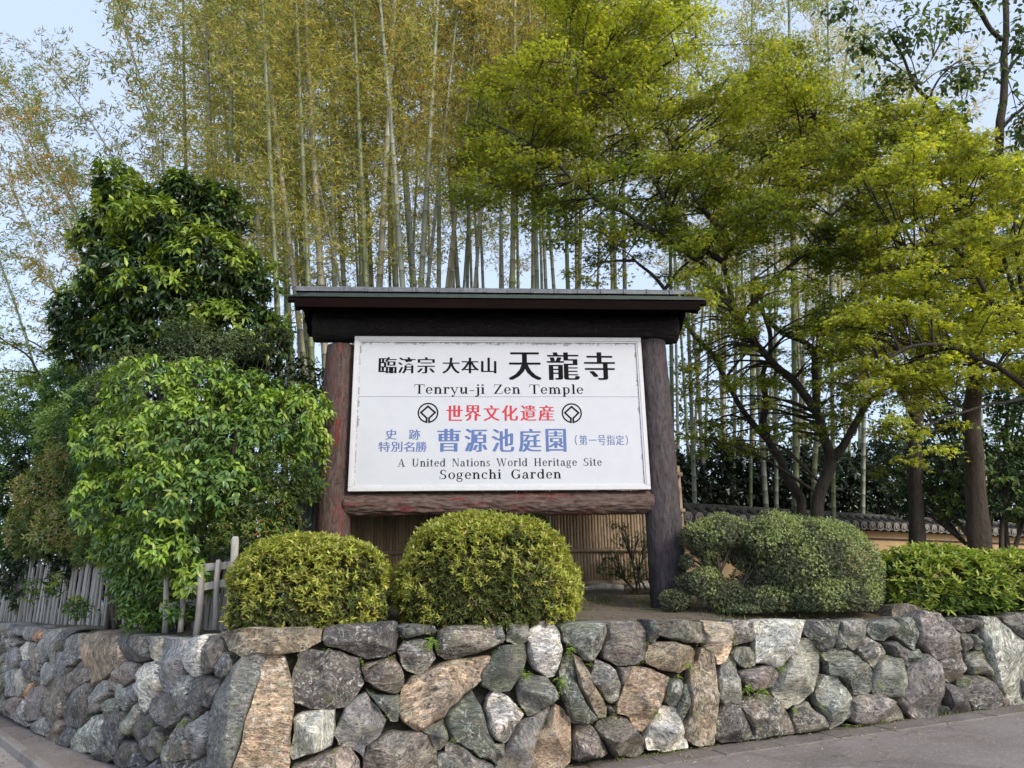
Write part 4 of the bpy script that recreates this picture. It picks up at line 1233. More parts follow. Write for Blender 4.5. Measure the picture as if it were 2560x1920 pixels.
tw = thing('tiled_garden_wall', 'low ochre plaster garden wall with dark tiled coping running back to the right', 'wall', (W0.x, W0.y, zt), WA)
X0, X1 = -1.2, WL + 6
# local: x along, -y toward the viewer, z down from the ridge
obj('plaster', mesh('plaster', *boxg(X0, X1, -.14, .14, -1.9, -.33, .01), M_OCHRE), tw)
obj('lintel', mesh('lintel', *boxg(X0, X1, -.20, .20, -.47, -.335, .008), M_OCHRE), tw)
obj('lintel_shadow_strip', mesh('lintel_shadow_strip', *boxg(X0, X1, -.17, .17, -.495, -.473, .004), M_KAWARA), tw)  # dark strip put in for the shadow under the lintel
x = X0; k = 0
while x < X1:        # two courses of ridge slabs, each slab its own piece
    for j, (hw, z0, z1) in enumerate(((.115, -.045, .0), (.15, -.10, -.048))):
        xx = x + (.15 if j else 0)
        obj('ridge_tile', mesh('ridge_tile', *boxg(xx+.004, xx+.31, -hw+random.uniform(-.004, .004), hw, z0+random.uniform(-.003, .003), z1+random.uniform(-.003, .003), .006), M_KAWARA), tw)
    x += .315
# pan surface under the cover tiles
V = [(X0, -.14, -.10), (X1, -.14, -.10), (X1, -.40, -.27), (X0, -.40, -.27), (X0, -.40, -.305), (X1, -.40, -.305), (X1, -.14, -.33), (X0, -.14, -.33)]
obj('tile_bed', mesh('tile_bed', V, [(3,2,1,0), (4,5,2,3), (7,6,5,4)], M_KAWARA), tw)
V = [(a, -b_, c_) for a, b_, c_ in V]
obj('tile_bed', mesh('tile_bed', V, [(0,1,2,3), (3,2,5,4), (4,5,6,7)], M_KAWARA), tw)
cov = mesh('cover_tile', *tubeg([(0, -.13, -.085), (0, -.27, -.185), (0, -.275, -.188), (0, -.425, -.268)], [.058, .062, .066, .068], 10), M_KAWARA, True)
V, F = tubeg([(0, -.425, -.268), (0, -.447, -.274)], [.084, .084], 16); V2, F2 = tubeg([(0, -.446, -.274), (0, -.452, -.275)], [.066, .06], 16)
end = mesh('tile_face', V, F, M_KEND); rim = mesh('tile_crest', *tubeg([(.045*math.cos(a), -.449, -.275+.045*math.sin(a)) for a in [q*.5236 for q in range(13)]], .007, 6), M_KAWARA)
pan = mesh('pan_tile', [(-.055, -.15, -.105), (.055, -.15, -.105), (.055, -.42, -.285), (-.055, -.42, -.285), (-.055, -.43, -.325), (.055, -.43, -.325), (0, -.15, -.125), (0, -.42, -.31), (0, -.435, -.34)],
           [(0, 3, 7, 6), (6, 7, 2, 1), (3, 4, 8, 7), (7, 8, 5, 2)], M_KAWARA)
x = X0 + .1; k = 0
while x < X1:
    if k < 95:
        c_ = obj('cover_tile', cov, tw, (x, 0, 0)); e = obj('tile_face', end, c_); e.location = (0, 0, 0); obj('tile_crest', rim, c_)
        obj('pan_tile', pan, tw, (x+.118, 0, 0))
    x += .236; k += 1
# ================================================================ PLANTS
R_ = np.random.default_rng(21)
def V2(a): return np.array([a.x, a.y, a.z])
LO = [None]
def lobe(cx, cy, rx, ry, Y, rd=None):
    if LO[0] is not None and cx < 640:      # stay behind the receding left wing of the wall
        Y = max(Y, wall_hit(cx, 1570).y + LO[0])
    s = px_m(cx, cy, Y); c = V2(at(cx, cy, Y))
    return (c, np.array([rx*s, rd if rd else min(rx, ry)*s*1.1, ry*s]))
def sample_lobes(lobes, n, shell=.78, lump=.16, seed=1, floor=None, back=.35, r=R_, inner=.35, cull=True):
    w = np.array([(l[1][0]*l[1][2] + l[1][0]*l[1][1]) for l in lobes]); w /= w.sum()
    k = r.choice(len(lobes), n, p=w)
    C = np.array([l[0] for l in lobes])[k]; A = np.array([l[1] for l in lobes])[k]
    u = norm(r.normal(0, 1, (n, 3)))
    # fewer on the far side
    flip = (u[:, 1] > .15) & (r.random(n) > back); u[flip, 1] *= -1
    f = np.where(r.random(n) < shell, r.uniform(.88, 1.06, n), r.uniform(inner, .9, n))
    f *= 1 + lump*wob(C + u*A, 3.2, seed)
    P = C + u*A*f[:, None]
    O = norm(u/A)
    keep = np.ones(n, bool)
    if floor is not None: keep &= P[:, 2] > floor
    if cull and len(lobes) > 1:       # drop what lies deep inside another lobe
        for j, (c, a) in enumerate(lobes):
            d = (((P - c)/a)**2).sum(1)
            keep &= ~((d < .40) & (k != j))
    return P[keep], O[keep], f[keep], k[keep]
def shoots(P, O, nl, L, W, open_=.9, up=.35, droop=.35, spread=.0, r=R_):
    """nl leaves round a shoot at every P; returns leaf base, direction, normal, index of shoot"""
    n = len(P)
    A = norm(O*.75 + np.array([0, 0, up]) + r.normal(0, .3, (n, 3)))
    B = norm(np.cross(A, r.normal(0, 1, (n, 3)))); Cc = np.cross(A, B)
    idx = np.repeat(np.arange(n), nl)
    ph = np.tile(np.arange(nl)*2*np.pi/nl, n) + r.uniform(0, 6.28, n)[idx] + r.normal(0, .25, n*nl)
    op = open_ + r.normal(0, .18, n*nl)
    rad = B[idx]*np.cos(ph)[:, None] + Cc[idx]*np.sin(ph)[:, None]
    D = A[idx]*np.cos(op)[:, None] + rad*np.sin(op)[:, None]
    D = norm(D + np.array([0, 0, -1])*droop*r.uniform(.4, 1.4, (n*nl, 1)))
    base = P[idx] + A[idx]*(r.uniform(-1, .4, (n*nl, 1))*spread)
    N = norm(A[idx] + np.array([0, 0, .5]) + r.normal(0, .15, (n*nl, 3)))
    return base, D, N, idx
def foliage(name, parent, lobes, n, nl, L, W, pal_new, pal_old, newfrac=.5, mat=None, shape='fold', lump=.16, seed=1,
            floor=None, org=(0, 0, 0), droop=.35, open_=.9, up=.35, shell=.78, leafdroop=.12, spread=None, back=.35, newfn=None, kind=None, inner=.35, tip=.0, clumpf=2.2):
    P, O, f, k = sample_lobes(lobes, n, shell, lump, seed, floor, back, inner=inner)
    b, D, N, idx = shoots(P, O, nl, L, W, open_, up, droop, spread if spread is not None else L*.8)
    m_ = len(b)
    # young growth sits on the outer, upper shoots and comes in clumps
    youth = newfrac + .45*wob(P, clumpf, seed+5) + .25*(O[:, 2]) + (f-1)*2.2
    if newfn is not None: youth = youth + newfn(P)
    isn = (youth > .5 + R_.normal(0, .12, len(P)))[idx]
    C = np.where(isn[:, None], pick(pal_new, m_), pick(pal_old, m_))
    if tip: C = C*(1 + tip*R_.normal(0, 1, (len(P), 1)))[idx]
    Ls = L*R_.uniform(.65, 1.2, m_); Ws = W*R_.uniform(.75, 1.15, m_)
    me = leaves(name, b - np.array(org), D, N, Ls, Ws, np.clip(C, .004, .9), mat or M_LEAF, shape, leafdroop)
    o = obj(name, me, parent)
    if kind: o['kind'] = kind
    return o
M_TWIG = simple_mat('twig_bark', (.05, .04, .03), (.12, .10, .08), 12, .85, .5, .008, (1, 1, .4))
M_TRUNK = bark_mat('tree_bark', (.020, .016, .013), (.058, .050, .040), (.15, .16, .12), .62)
M_TRUNK2 = bark_mat('mossy_trunk_bark', (.030, .022, .016), (.075, .055, .038), (.11, .085, .03), .55)
def stems(name, parent, org, paths, mat=M_TWIG, n=6, jit=.0, kind='stuff'):
    """paths: list of (points, radii)"""
    V, F = merge([tubeg([Vector(p)-Vector(org) for p in pts], rad, n, True, jit) for pts, rad in paths])
    o = obj(name, mesh(name, V, F, mat, True), parent); o['kind'] = kind
    return o
def lobe_stems(base, lobes, r0=.03, r1=.008, seed=1, wig=.12):
    rr = random.Random(seed); out = []
    for c, a in lobes:
        c = Vector(c); b_ = Vector(base) + Vector((rr.uniform(-.1, .1), rr.uniform(-.06, .06), 0))
        m1 = b_.lerp(c, .45) + Vector((rr.uniform(-wig, wig), rr.uniform(-wig, wig), rr.uniform(0, wig)))
        sp = spline([b_, m1, c], 5)
        out.append((sp, [r0 + (r1-r0)*i/(len(sp)-1) for i in range(len(sp))]))
        for q in range(3):
            e = c + Vector((rr.uniform(-1, 1)*a[0], rr.uniform(-1, .3)*a[1], rr.uniform(-.2, 1)*a[2]))*.8
            sp2 = spline([m1, m1.lerp(e, .5)+Vector((0, 0, .05)), e], 4)
            out.append((sp2, [r1*1.6*(1-i/len(sp2))+.003 for i in range(len(sp2))]))
    return out
def plant(name, label, cat, lobes, base, group=None, **kw):
    t = thing(name, label, cat, tuple(base), 0, group)
    return t

G_NEW = [(3, (.27, .38, .045)), (2, (.20, .32, .045)), (1, (.36, .42, .06))]
G_MID = [(3, (.10, .19, .045)), (2, (.075, .15, .045)), (1, (.14, .21, .04))]
G_DARK = [(3, (.038, .075, .024)), (2, (.055, .105, .03)), (1, (.026, .05, .018))]

# ---- clipped azaleas on the edge of the wall
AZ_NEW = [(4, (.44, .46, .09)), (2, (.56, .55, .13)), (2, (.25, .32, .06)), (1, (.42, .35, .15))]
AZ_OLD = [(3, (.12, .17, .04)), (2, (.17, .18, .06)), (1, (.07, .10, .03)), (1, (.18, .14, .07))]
def dome_shrub(name, label, cx, cy, rx, ry, Y, rd, n, nl, L, W, pn, po, flat=2.0, seed=1, floor=1.32, newfrac=.55, mat=None, up=.5, group=None, ybase=None, lump=.065, cat='shrub', trans=None):
    s = px_m(cx, cy, Y); c = at(cx, cy, Y); a = np.array([rx*s, rd, ry*s])
    zb = gz(c.x, c.y)
    t = thing(name, label, cat, (c.x, c.y, zb), 0, group)
    r = R_
    u = norm(r.normal(0, 1, (n, 3))); u[:, 2] = np.where(u[:, 2] < -.55, -u[:, 2], u[:, 2])
    fl = (u[:, 1] > .25) & (r.random(n) > .5); u[fl, 1] *= -1
    # superellipse for the flat clipped top
    q = (np.abs(u)**flat).sum(1)**(-1/flat)
    f = np.where(r.random(n) < .72, r.uniform(.94, 1.045, n), r.uniform(.55, .95, n))
    S = u*q[:, None]*a
    f = f*(1 + lump*wob(S, 5, seed))
    P = V2(c) + S*f[:, None]; O = norm(u/a)
    k = P[:, 2] > floor; P, O, f = P[k], O[k], f[k]
    P = P - np.array([c.x, c.y, zb])
    b_, D, N, idx = shoots(P, O, nl, L, W, .95, up, .12, L*.5)
    m_ = len(b_)
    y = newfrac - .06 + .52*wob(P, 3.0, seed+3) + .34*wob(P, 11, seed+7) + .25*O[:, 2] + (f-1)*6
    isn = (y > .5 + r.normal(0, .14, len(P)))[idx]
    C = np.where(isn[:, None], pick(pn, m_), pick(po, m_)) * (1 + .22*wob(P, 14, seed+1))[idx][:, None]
    obj('foliage', leaves('foliage', b_, D, N, L*r.uniform(.6, 1.2, m_), W*r.uniform(.7, 1.2, m_), np.clip(C, .004, .9), mat or M_LEAF, 'fold', .06), t)
    paths = []; rr = random.Random(seed)
    for i in range(26):
        uu = Vector((rr.uniform(-1, 1), rr.uniform(-1, .6), rr.uniform(.1, .9)))
        e = Vector((uu.x*a[0]*.8, uu.y*a[1]*.8, (c.z-zb) + uu.z*a[2]*.7))
        b0 = Vector((rr.uniform(-.12, .12)*a[0]*3, rr.uniform(-.08, .08), -.05))
        sp = spline([b0, b0.lerp(e, .5)+Vector((rr.uniform(-.06, .06), 0, .05)), e], 4)
        paths.append((sp, [.013*(1-j/len(sp))+.003 for j in range(len(sp))]))
    stems('branches', t, (0, 0, 0), paths, n=5)
    return t
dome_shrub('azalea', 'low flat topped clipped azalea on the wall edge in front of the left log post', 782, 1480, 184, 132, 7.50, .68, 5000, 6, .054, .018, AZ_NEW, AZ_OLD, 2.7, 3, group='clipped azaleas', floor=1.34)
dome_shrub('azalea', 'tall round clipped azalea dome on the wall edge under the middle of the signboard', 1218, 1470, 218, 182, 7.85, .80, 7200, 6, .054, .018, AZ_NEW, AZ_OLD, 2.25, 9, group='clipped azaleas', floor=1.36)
dome_shrub('azalea', 'small dark azalea peeping out behind the top of the big clipped dome', 1300, 1330, 75, 55, 9.15, .30, 900, 6, .032, .012, G_MID, G_DARK, 2.0, 15, newfrac=.2)
# broader leaved azalea on the right
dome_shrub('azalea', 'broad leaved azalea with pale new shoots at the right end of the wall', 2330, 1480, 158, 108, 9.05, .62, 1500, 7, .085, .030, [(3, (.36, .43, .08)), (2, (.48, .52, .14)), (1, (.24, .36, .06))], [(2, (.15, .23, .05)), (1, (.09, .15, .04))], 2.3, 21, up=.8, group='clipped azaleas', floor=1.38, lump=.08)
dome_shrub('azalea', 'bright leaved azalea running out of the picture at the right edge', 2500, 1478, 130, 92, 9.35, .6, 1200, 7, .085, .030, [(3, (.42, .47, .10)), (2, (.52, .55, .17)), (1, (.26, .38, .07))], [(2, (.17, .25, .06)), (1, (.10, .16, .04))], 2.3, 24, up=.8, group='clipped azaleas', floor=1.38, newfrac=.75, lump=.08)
# small leaved holly, clipped round but thin and open on its left half
HN = [(3, (.36, .42, .17)), (2, (.44, .48, .24)), (1, (.20, .28, .09))]; HO = [(3, (.12, .155, .085)), (2, (.17, .19, .12)), (1, (.22, .21, .15))]
hc = at(2000, 1545, 8.75); hz = gz(hc.x, hc.y)
hl = thing('box_holly', 'clipped small leaved holly, dense on its right, open branched beside the log post', 'shrub', (hc.x, hc.y, hz))
HL = [lobe(2065, 1425, 122, 122, 8.8, .62), lobe(1990, 1400, 120, 105, 8.8, .60), lobe(2060, 1490, 125, 62, 8.7, .6)]
HL2 = [lobe(1905, 1345, 105, 55, 8.8, .45), lobe(1810, 1338, 80, 48, 8.8, .4), lobe(1740, 1345, 52, 42, 8.8, .3), lobe(1920, 1400, 50, 60, 8.9, .35), lobe(1905, 1440, 45, 70, 8.8, .3), lobe(1745, 1455, 62, 38, 8.75, .3), lobe(1800, 1480, 75, 34, 8.7, .3), lobe(1900, 1505, 80, 42, 8.6, .3),
       lobe(1715, 1405, 22, 24, 8.8, .15), lobe(1770, 1400, 26, 26, 8.85, .15), lobe(1850, 1400, 22, 22, 8.8, .15), lobe(1690, 1500, 40, 30, 8.7, .2), lobe(1860, 1530, 50, 22, 8.4, .2), lobe(1840, 1500, 70, 36, 8.7, .3), lobe(1870, 1460, 50, 40, 8.9, .25), lobe(1775, 1375, 60, 30, 8.9, .3), lobe(1850, 1380, 50, 30, 8.95, .3)]
foliage('foliage', hl, HL, 19000, 4, .027, .016, HN, HO, .45, shape='diamond', lump=.03, seed=31, org=(hc.x, hc.y, hz), droop=.05, up=.3, floor=1.42, leafdroop=.05, clumpf=8, inner=.6)
foliage('foliage', hl, HL2, 23000, 4, .027, .0165, HN, HO, .38, shape='diamond', lump=.38, seed=33, org=(hc.x, hc.y, hz), droop=.05, up=.3, floor=1.42, leafdroop=.05, clumpf=8, shell=.6)
b0 = at(1830, 1530, 8.75)
stems('branches', hl, (hc.x, hc.y, hz), lobe_stems((b0.x, b0.y, 1.42), HL2[:9], .022, .007, 5) + lobe_stems((hc.x, hc.y, 1.42), HL + HL2[3:5], .028, .01, 6), n=6)
# wispy shrub before the bamboo fence
wc = at(1600, 1475, 9.85)
ws = thing('wispy_shrub', 'thin dark twiggy shrub in front of the bamboo fence beside the right log post', 'shrub', tuple(wc))
WL = [lobe(1545, 1420, 60, 24, 9.8, .2), lobe(1525, 1385, 30, 18, 9.8, .15), lobe(1570, 1345, 40, 20, 9.8, .15), lobe(1545, 1312, 28, 12, 9.8, .1), lobe(1610, 1390, 30, 30, 9.8, .15), lobe(1590, 1440, 50, 14, 9.8, .15), lobe(1625, 1340, 18, 28, 9.8, .1)]
foliage('foliage', ws, WL, 520, 4, .032, .016, G_MID, G_DARK, .2, seed=41, org=wc, shape='diamond', lump=.3)
stems('stems', ws, wc, lobe_stems(wc, WL, .013, .005, 8, .05), n=5)

# ---- left hand mass of shrubs
def mass(name, label, base_px, Y0, lobes, n, nl, L, W, pn, po, newfrac, seed, cat='shrub', mat=None, r0=.03, **kw):
    if LO[0] is not None: Y0 = max(Y0, wall_hit(base_px[0], 1570).y + LO[0])
    bp = at(base_px[0], base_px[1], Y0); zb = gz(bp.x, bp.y)
    t = thing(name, label, cat, (bp.x, bp.y, zb))
    foliage('foliage', t, lobes, n, nl, L, W, pn, po, newfrac, seed=seed, org=(bp.x, bp.y, zb), mat=mat, **kw)
    stems('branches', t, (bp.x, bp.y, zb), lobe_stems((bp.x, bp.y, zb-.05), lobes, r0, .008, seed), n=6)
    return t
LO[0] = 0.62
BL = [lobe(400, 980, 110, 85, 8.5, .5), lobe(520, 960, 90, 75, 8.6, .5), lobe(640, 1000, 95, 75, 8.5, .5), lobe(745, 1040, 75, 80, 8.45, .4), lobe(770, 1140, 48, 90, 8.4, .3),
      lobe(340, 1110, 130, 110, 8.3, .6), lobe(470, 1090, 130, 100, 8.2, .6), lobe(610, 1120, 120, 100, 8.15, .5), lobe(690, 1060, 110, 80, 8.2, .4),
      lobe(330, 1240, 115, 100, 8.1, .6), lobe(470, 1240, 130, 100, 7.9, .6), lobe(570, 1220, 100, 90, 7.9, .5),
      lobe(365, 1365, 100, 80, 7.9, .45), lobe(460, 1370, 110, 70, 7.6, .45), lobe(375, 1470, 90, 85, 7.75, .4), lobe(330, 1420, 60, 60, 8.0, .35), lobe(500, 1440, 55, 50, 7.6, .25)]
mass('bright_shrub', 'big glossy bright green leafy shrub spilling over the fence left of the signboard', (480, 1560), 8.6, BL, 3600, 6, .094, .040, [(3, (.28, .41, .06)), (2, (.21, .34, .055)), (1, (.38, .47, .08))], [(3, (.14, .24, .055)), (2, (.10, .19, .055)), (1, (.18, .27, .05))], .55, 51, mat=M_LEAFG, droop=.85, open_=1.0, up=.45, lump=.36, leafdroop=.22, clumpf=1.8, inner=.5)
LO[0] = 0.7
NL = [lobe(690, 1190, 105, 50, 8.0, .3), lobe(640, 1260, 110, 55, 7.9, .35), lobe(750, 1215, 70, 45, 8.1, .25), lobe(620, 1340, 95, 55, 7.8, .3), lobe(710, 1330, 60, 60, 8.0, .3), lobe(590, 1300, 60, 50, 7.7, .2)]
mass('nandina', 'fine leaved shrub with a few reddish leaves beside the left log post', (640, 1530), 8.3, NL, 1500, 7, .055, .018, [(5, (.17, .24, .05)), (2, (.22, .26, .06)), (.25, (.45, .10, .05))], [(3, (.07, .12, .035)), (1, (.10, .12, .04))], .45, 53, droop=.45, lump=.3, spread=.09)
LO[0] = 1.9
DL = [lobe(298, 470, 47, 55, 10.6, .5), lobe(336, 530, 81, 64, 10.6, .7), lobe(260, 600, 55, 59, 10.5, .6), lobe(420, 600, 111, 82, 10.3, .8), lobe(477, 500, 68, 50, 10.6, .6), lobe(552, 540, 64, 69, 10.6, .6),
      lobe(330, 680, 110, 70, 10.3, .8), lobe(520, 680, 120, 90, 10.2, .8), lobe(440, 760, 150, 90, 10.2, .8), lobe(240, 790, 85, 75, 10.4, .7), lobe(620, 720, 70, 80, 10.5, .6), lobe(600, 830, 110, 80, 10.4, .7), lobe(360, 850, 120, 70, 10.3, .7), lobe(670, 840, 60, 80, 10.7, .5), lobe(200, 850, 50, 60, 10.4, .4)]
mass('dark_evergreen_tree', 'dense dark glossy evergreen tree rising above the shrubs on the left', (430, 1540), 10.6, DL, 4700, 6, .14, .054, [(3, (.19, .28, .04)), (2, (.28, .37, .05))], [(3, (.045, .085, .026)), (2, (.065, .12, .034)), (1, (.03, .055, .02))], .36, 57, cat='tree', mat=M_LEAFG, droop=.7, lump=.32, leafdroop=.25, r0=.07, clumpf=1.5, inner=.45)
LO[0] = 1.3
GL = [lobe(500, 880, 110, 60, 9.4, .5), lobe(390, 930, 100, 60, 9.4, .5), lobe(600, 870, 80, 40, 9.5, .4), lobe(300, 980, 80, 60, 9.5, .4), lobe(460, 830, 50, 40, 9.5, .3), lobe(700, 830, 35, 20, 9.6, .2)]
mass('grey_green_shrub', 'loose grey green shrub between the dark tree and the bright shrub', (430, 1540), 9.5, GL, 2100, 6, .045, .021, [(3, (.14, .19, .085)), (1, (.19, .22, .10))], [(2, (.08, .12, .055)), (1, (.05, .08, .035))], .5, 59, lump=.35, droop=.2, spread=.08)
LO[0] = 3.3
LL = [lobe(100, 1010, 130, 80, 9.8, .6), lobe(220, 960, 110, 80, 9.9, .6), lobe(50, 1130, 120, 110, 9.6, .7), lobe(200, 1080, 110, 90, 9.6, .6), lobe(50, 1270, 110, 110, 9.9, .6), lobe(30, 1330, 100, 60, 10.2, .5), lobe(-120, 1150, 140, 200, 10.0, .8), lobe(150, 1310, 120, 60, 9.9, .5)]
mass('leafy_green_shrub', 'mid green leafy shrub at the far left edge behind the picket fence', (60, 1520), 10.2, LL, 7000, 6, .115, .034, [(3, (.22, .35, .09)), (1, (.32, .42, .10))], [(3, (.11, .20, .07)), (1, (.12, .22, .10))], .5, 61, lump=.28, droop=.55)
LO[0] = 2.3
RL = [lobe(150, 1230, 90, 90, 9.1, .4), lobe(210, 1150, 70, 80, 9.1, .4), lobe(230, 1320, 130, 85, 8.9, .45), lobe(120, 1330, 90, 70, 9.1, .4), lobe(290, 1370, 100, 45, 8.7, .35), lobe(330, 1300, 80, 90, 8.7, .4)]
mass('reddish_shrub', 'fine leaved shrub with dull reddish young twigs above the picket fence', (200, 1530), 9.4, RL, 5600, 6, .085, .026, [(3, (.36, .32, .15)), (3, (.31, .37, .11)), (.4, (.46, .26, .17))], [(3, (.16, .23, .08)), (1, (.10, .15, .055))], .42, 63, lump=.35, droop=.4, spread=.10)
LO[0] = 1.0
ML = [lobe(270, 1130, 80, 90, 9, .5), lobe(280, 1260, 90, 90, 9, .5), lobe(250, 1010, 80, 60, 9.5, .5), lobe(310, 1350, 70, 60, 8.7, .35), lobe(200, 1060, 80, 60, 9.8, .4)]
mass('fine_green_shrub', 'fine leaved blue green shrub between the reddish shrub and the big bright one', (290, 1540), 9.2, ML, 2600, 6, .075, .024, [(3, (.20, .31, .10)), (1, (.28, .38, .12))], [(3, (.09, .17, .07)), (1, (.07, .13, .06))], .48, 67, lump=.32, droop=.6, spread=.09)
LO[0] = 3.4
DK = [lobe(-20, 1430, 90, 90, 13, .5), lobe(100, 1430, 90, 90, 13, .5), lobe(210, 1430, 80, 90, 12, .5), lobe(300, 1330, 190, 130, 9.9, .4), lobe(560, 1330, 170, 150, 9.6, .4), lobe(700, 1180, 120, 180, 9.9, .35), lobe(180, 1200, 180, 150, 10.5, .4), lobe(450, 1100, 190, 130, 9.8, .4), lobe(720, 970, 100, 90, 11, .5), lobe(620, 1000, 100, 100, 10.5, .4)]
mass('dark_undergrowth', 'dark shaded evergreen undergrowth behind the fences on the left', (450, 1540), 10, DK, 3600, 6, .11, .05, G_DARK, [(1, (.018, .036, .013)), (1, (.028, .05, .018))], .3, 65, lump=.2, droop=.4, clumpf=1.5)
LO[0] = .40
# low dark shrub poking through the near pickets, and small weeds in the fence
for i, (cx, cy, rx, ry, Y, n) in enumerate(((375, 1530, 70, 45, 7.5, 190), (85, 1478, 26, 30, 9.6, 26), (205, 1515, 34, 26, 8.6, 40), (150, 1462, 20, 24, 9.2, 20), (450, 1530, 40, 30, 7.35, 50))):
    lb = [lobe(cx, cy, rx, ry, Y, .18)]; Y = max(Y, wall_hit(cx, 1570).y + .40); bp = at(cx, cy+ry, Y)
    t = thing('fence_weed', ('dark leafy weed at the foot of the near pickets', 'tall thin weed against the far end of the picket fence', 'pale weed growing through the middle of the picket fence', 'small weed high between the grey pickets', 'low yellowish weed between the two rough posts')[i], 'plant', tuple(bp))
    foliage('foliage', t, lb, n, 5, .07, .03, G_MID if i in (0, 1) else G_NEW, G_MID, .4, seed=70+i, org=bp, lump=.3, spread=.08)
    stems('stems', t, bp, lobe_stems(bp, lb*3, .006, .003, 70+i, .08), n=4)

LO[0] = None
# ================================================================ BAMBOO GROVE
M_CULM = None
mt, nt, bs, out = new_mat('bamboo_culm'); b = NB(nt)
a_ = b.n('Attribute', attribute_name='Col'); oi = b.n('ObjectInfo')
v = b.coord('Object', (6, 6, 1.2)); n1 = b.noise(v, 2.5, 6, .65)
c = b.mix(1.0, a_.outputs['Color'], oi.outputs['Color'], 'MULTIPLY')
c = b.mix(b.ramp(n1, [(.35, .45), (.6, 0)]), c, (.30, .29, .22))
c = b.mix(b.ramp(b.noise(v, 9, 5, .7), [(.60, 0), (.72, .5)]), c, (.09, .09, .06))
b.l(c, bs.inputs['Base Color']); bs.inputs['Roughness'].default_value = .5
M_CULM = mt
HB = 17.0
def culm_mesh(seed, bend, r0=.060, n=10, H=HB):
    rr = random.Random(seed); V = []; Cc = []; z = 0; zs = []
    k = 0
    while z < H:
        zs.append(z); t = z/H
        z += (.20 + .24*min(1, t*3.5))*(1 if t < .6 else .8)*rr.uniform(.93, 1.07)
    rings = []
    for i, z in enumerate(zs):
        t = z/H; r = r0*(1 - .12*t)*(1-t)**.55 + .004
        rings += [(z-.012, r*1.0, 0), (z-.004, r*1.10, 1), (z+.004, r*1.03, 2), (z+.02, r*.985, 3)]
    for z, r, kd in rings:
        z = max(0, z); t = z/H; bx = bend*t**2.6
        for q in range(n):
            a = 2*math.pi*q/n
            V.append((r*math.cos(a)+bx*3.2, r*math.sin(a)+bx*.5, z - abs(bend)*1.5*t**5))
            Cc.append({0: (.95, .95, .9), 1: (.16, .14, .12), 2: (.12, .11, .10), 3: (1.30, 1.30, 1.25)}[kd])
    m_ = len(rings); idx = np.array([[(j*n+q, j*n+(q+1) % n, (j+1)*n+(q+1) % n, (j+1)*n+q) for q in range(n)] for j in range(m_-1)]).reshape(-1, 4)
    return npmesh('culm', np.array(V), idx.ravel(), np.arange(len(idx))*4, 4, M_CULM, np.array(Cc)*np.array([1, 1, 1]), True), zs
B_PAL = [(4, (.45, .42, .16)), (3, (.33, .36, .14)), (2, (.58, .50, .21)), (1.2, (.20, .27, .10)), (1, (.56, .43, .20))]
def bamboo_foliage(seed, bend, zs, z0=6.0, H=HB, nper=30, dens=1.0, blen=1.35, pal=B_PAL, L=.13, W=.025):
    r = np.random.default_rng(seed); P = []; D = []; tw = []
    for z in zs:
        if z < z0*r.uniform(.9, 1.35): continue
        t = z/H; base = np.array([bend*t**2.6*3.2, bend*t**2.6*.5, z - abs(bend)*1.5*t**5])
        for s_ in range(2):
            az = r.uniform(0, 6.28); bl = blen*(.45 + .75*math.sin(min(1, (t-.25)*1.9)*2.4))*r.uniform(.6, 1.25)*(1.25-t*.45)
            if bl < .2: bl = .3
            d0 = np.array([math.cos(az), math.sin(az), r.uniform(.55, 1.05)]); d0 /= np.linalg.norm(d0)
            pts = []; p = base.copy(); d = d0.copy()
            for q in range(7):
                pts.append(p.copy()); p = p + d*bl/6; d = d + np.array([0, 0, -.13*(q*.35)]); d /= np.linalg.norm(d)
            pts = np.array(pts); tw.append((pts[[0, 3, 6]], bl))
            nc = int(nper*dens*bl*r.uniform(.7, 1.2))
            u = r.uniform(.15, 1.02, nc)*6
            i0 = np.clip(u.astype(int), 0, 5); fr_ = (u-i0)[:, None]
            C = pts[i0]*(1-fr_) + pts[i0+1]*fr_
            C = C + r.normal(0, 1, (nc, 3))*np.array([.12, .12, .07])*(.5+bl*.5)
            # fans of 2 to 4 leaves at every twiglet
            for m_ in range(4):
                kk = r.random(nc) < (1, .95, .8, .5)[m_]
                dd = d0*.7 + r.normal(0, .55, (nc, 3)) + np.array([0, 0, -.45])
                P.append((C + r.normal(0, .02, (nc, 3)))[kk]); D.append(dd[kk])
    P = np.concatenate(P); D = norm(np.concatenate(D))
    n = len(P)
    cl = wob(P, 1.3, seed)
    C = pick(pal, n, .2, r)*(1 + .22*cl[:, None]*np.array([1, .9, .5]))
    me = leaves('foliage', P, D, norm(r.normal(0, 1, (n, 3))+np.array([0, 0, .8])), L*r.uniform(.6, 1.25, n), W*r.uniform(.8, 1.2, n), np.clip(C, .01, .8), M_BAMLEAF, 'diamond', .06)
    V, F = merge([tubeg([Vector(q) for q in pts], [.006, .004, .002], 3, False) for pts, bl in tw])
    tm = mesh('twigs', V, F, M_TWIG)
    return me, tm
BV = []
for i, (bend, z0, dens) in enumerate(((.0, 7.5, 1.0), (.25, 8.6, 1.0), (-.3, 8.0, 1.0), (.1, 9.6, 1.0), (-.15, 7.0, 1.1), (.3, 10.0, 1.0), (.1, 4.6, 1.15), (-.2, 5.2, 1.15))):
    cm, zs = culm_mesh(100+i, bend)
    fm, tm = bamboo_foliage(200+i, bend, zs, z0, dens=dens)
    BV.append((cm, fm, tm))
PLV = []     # slender plume tipped ones, for the left
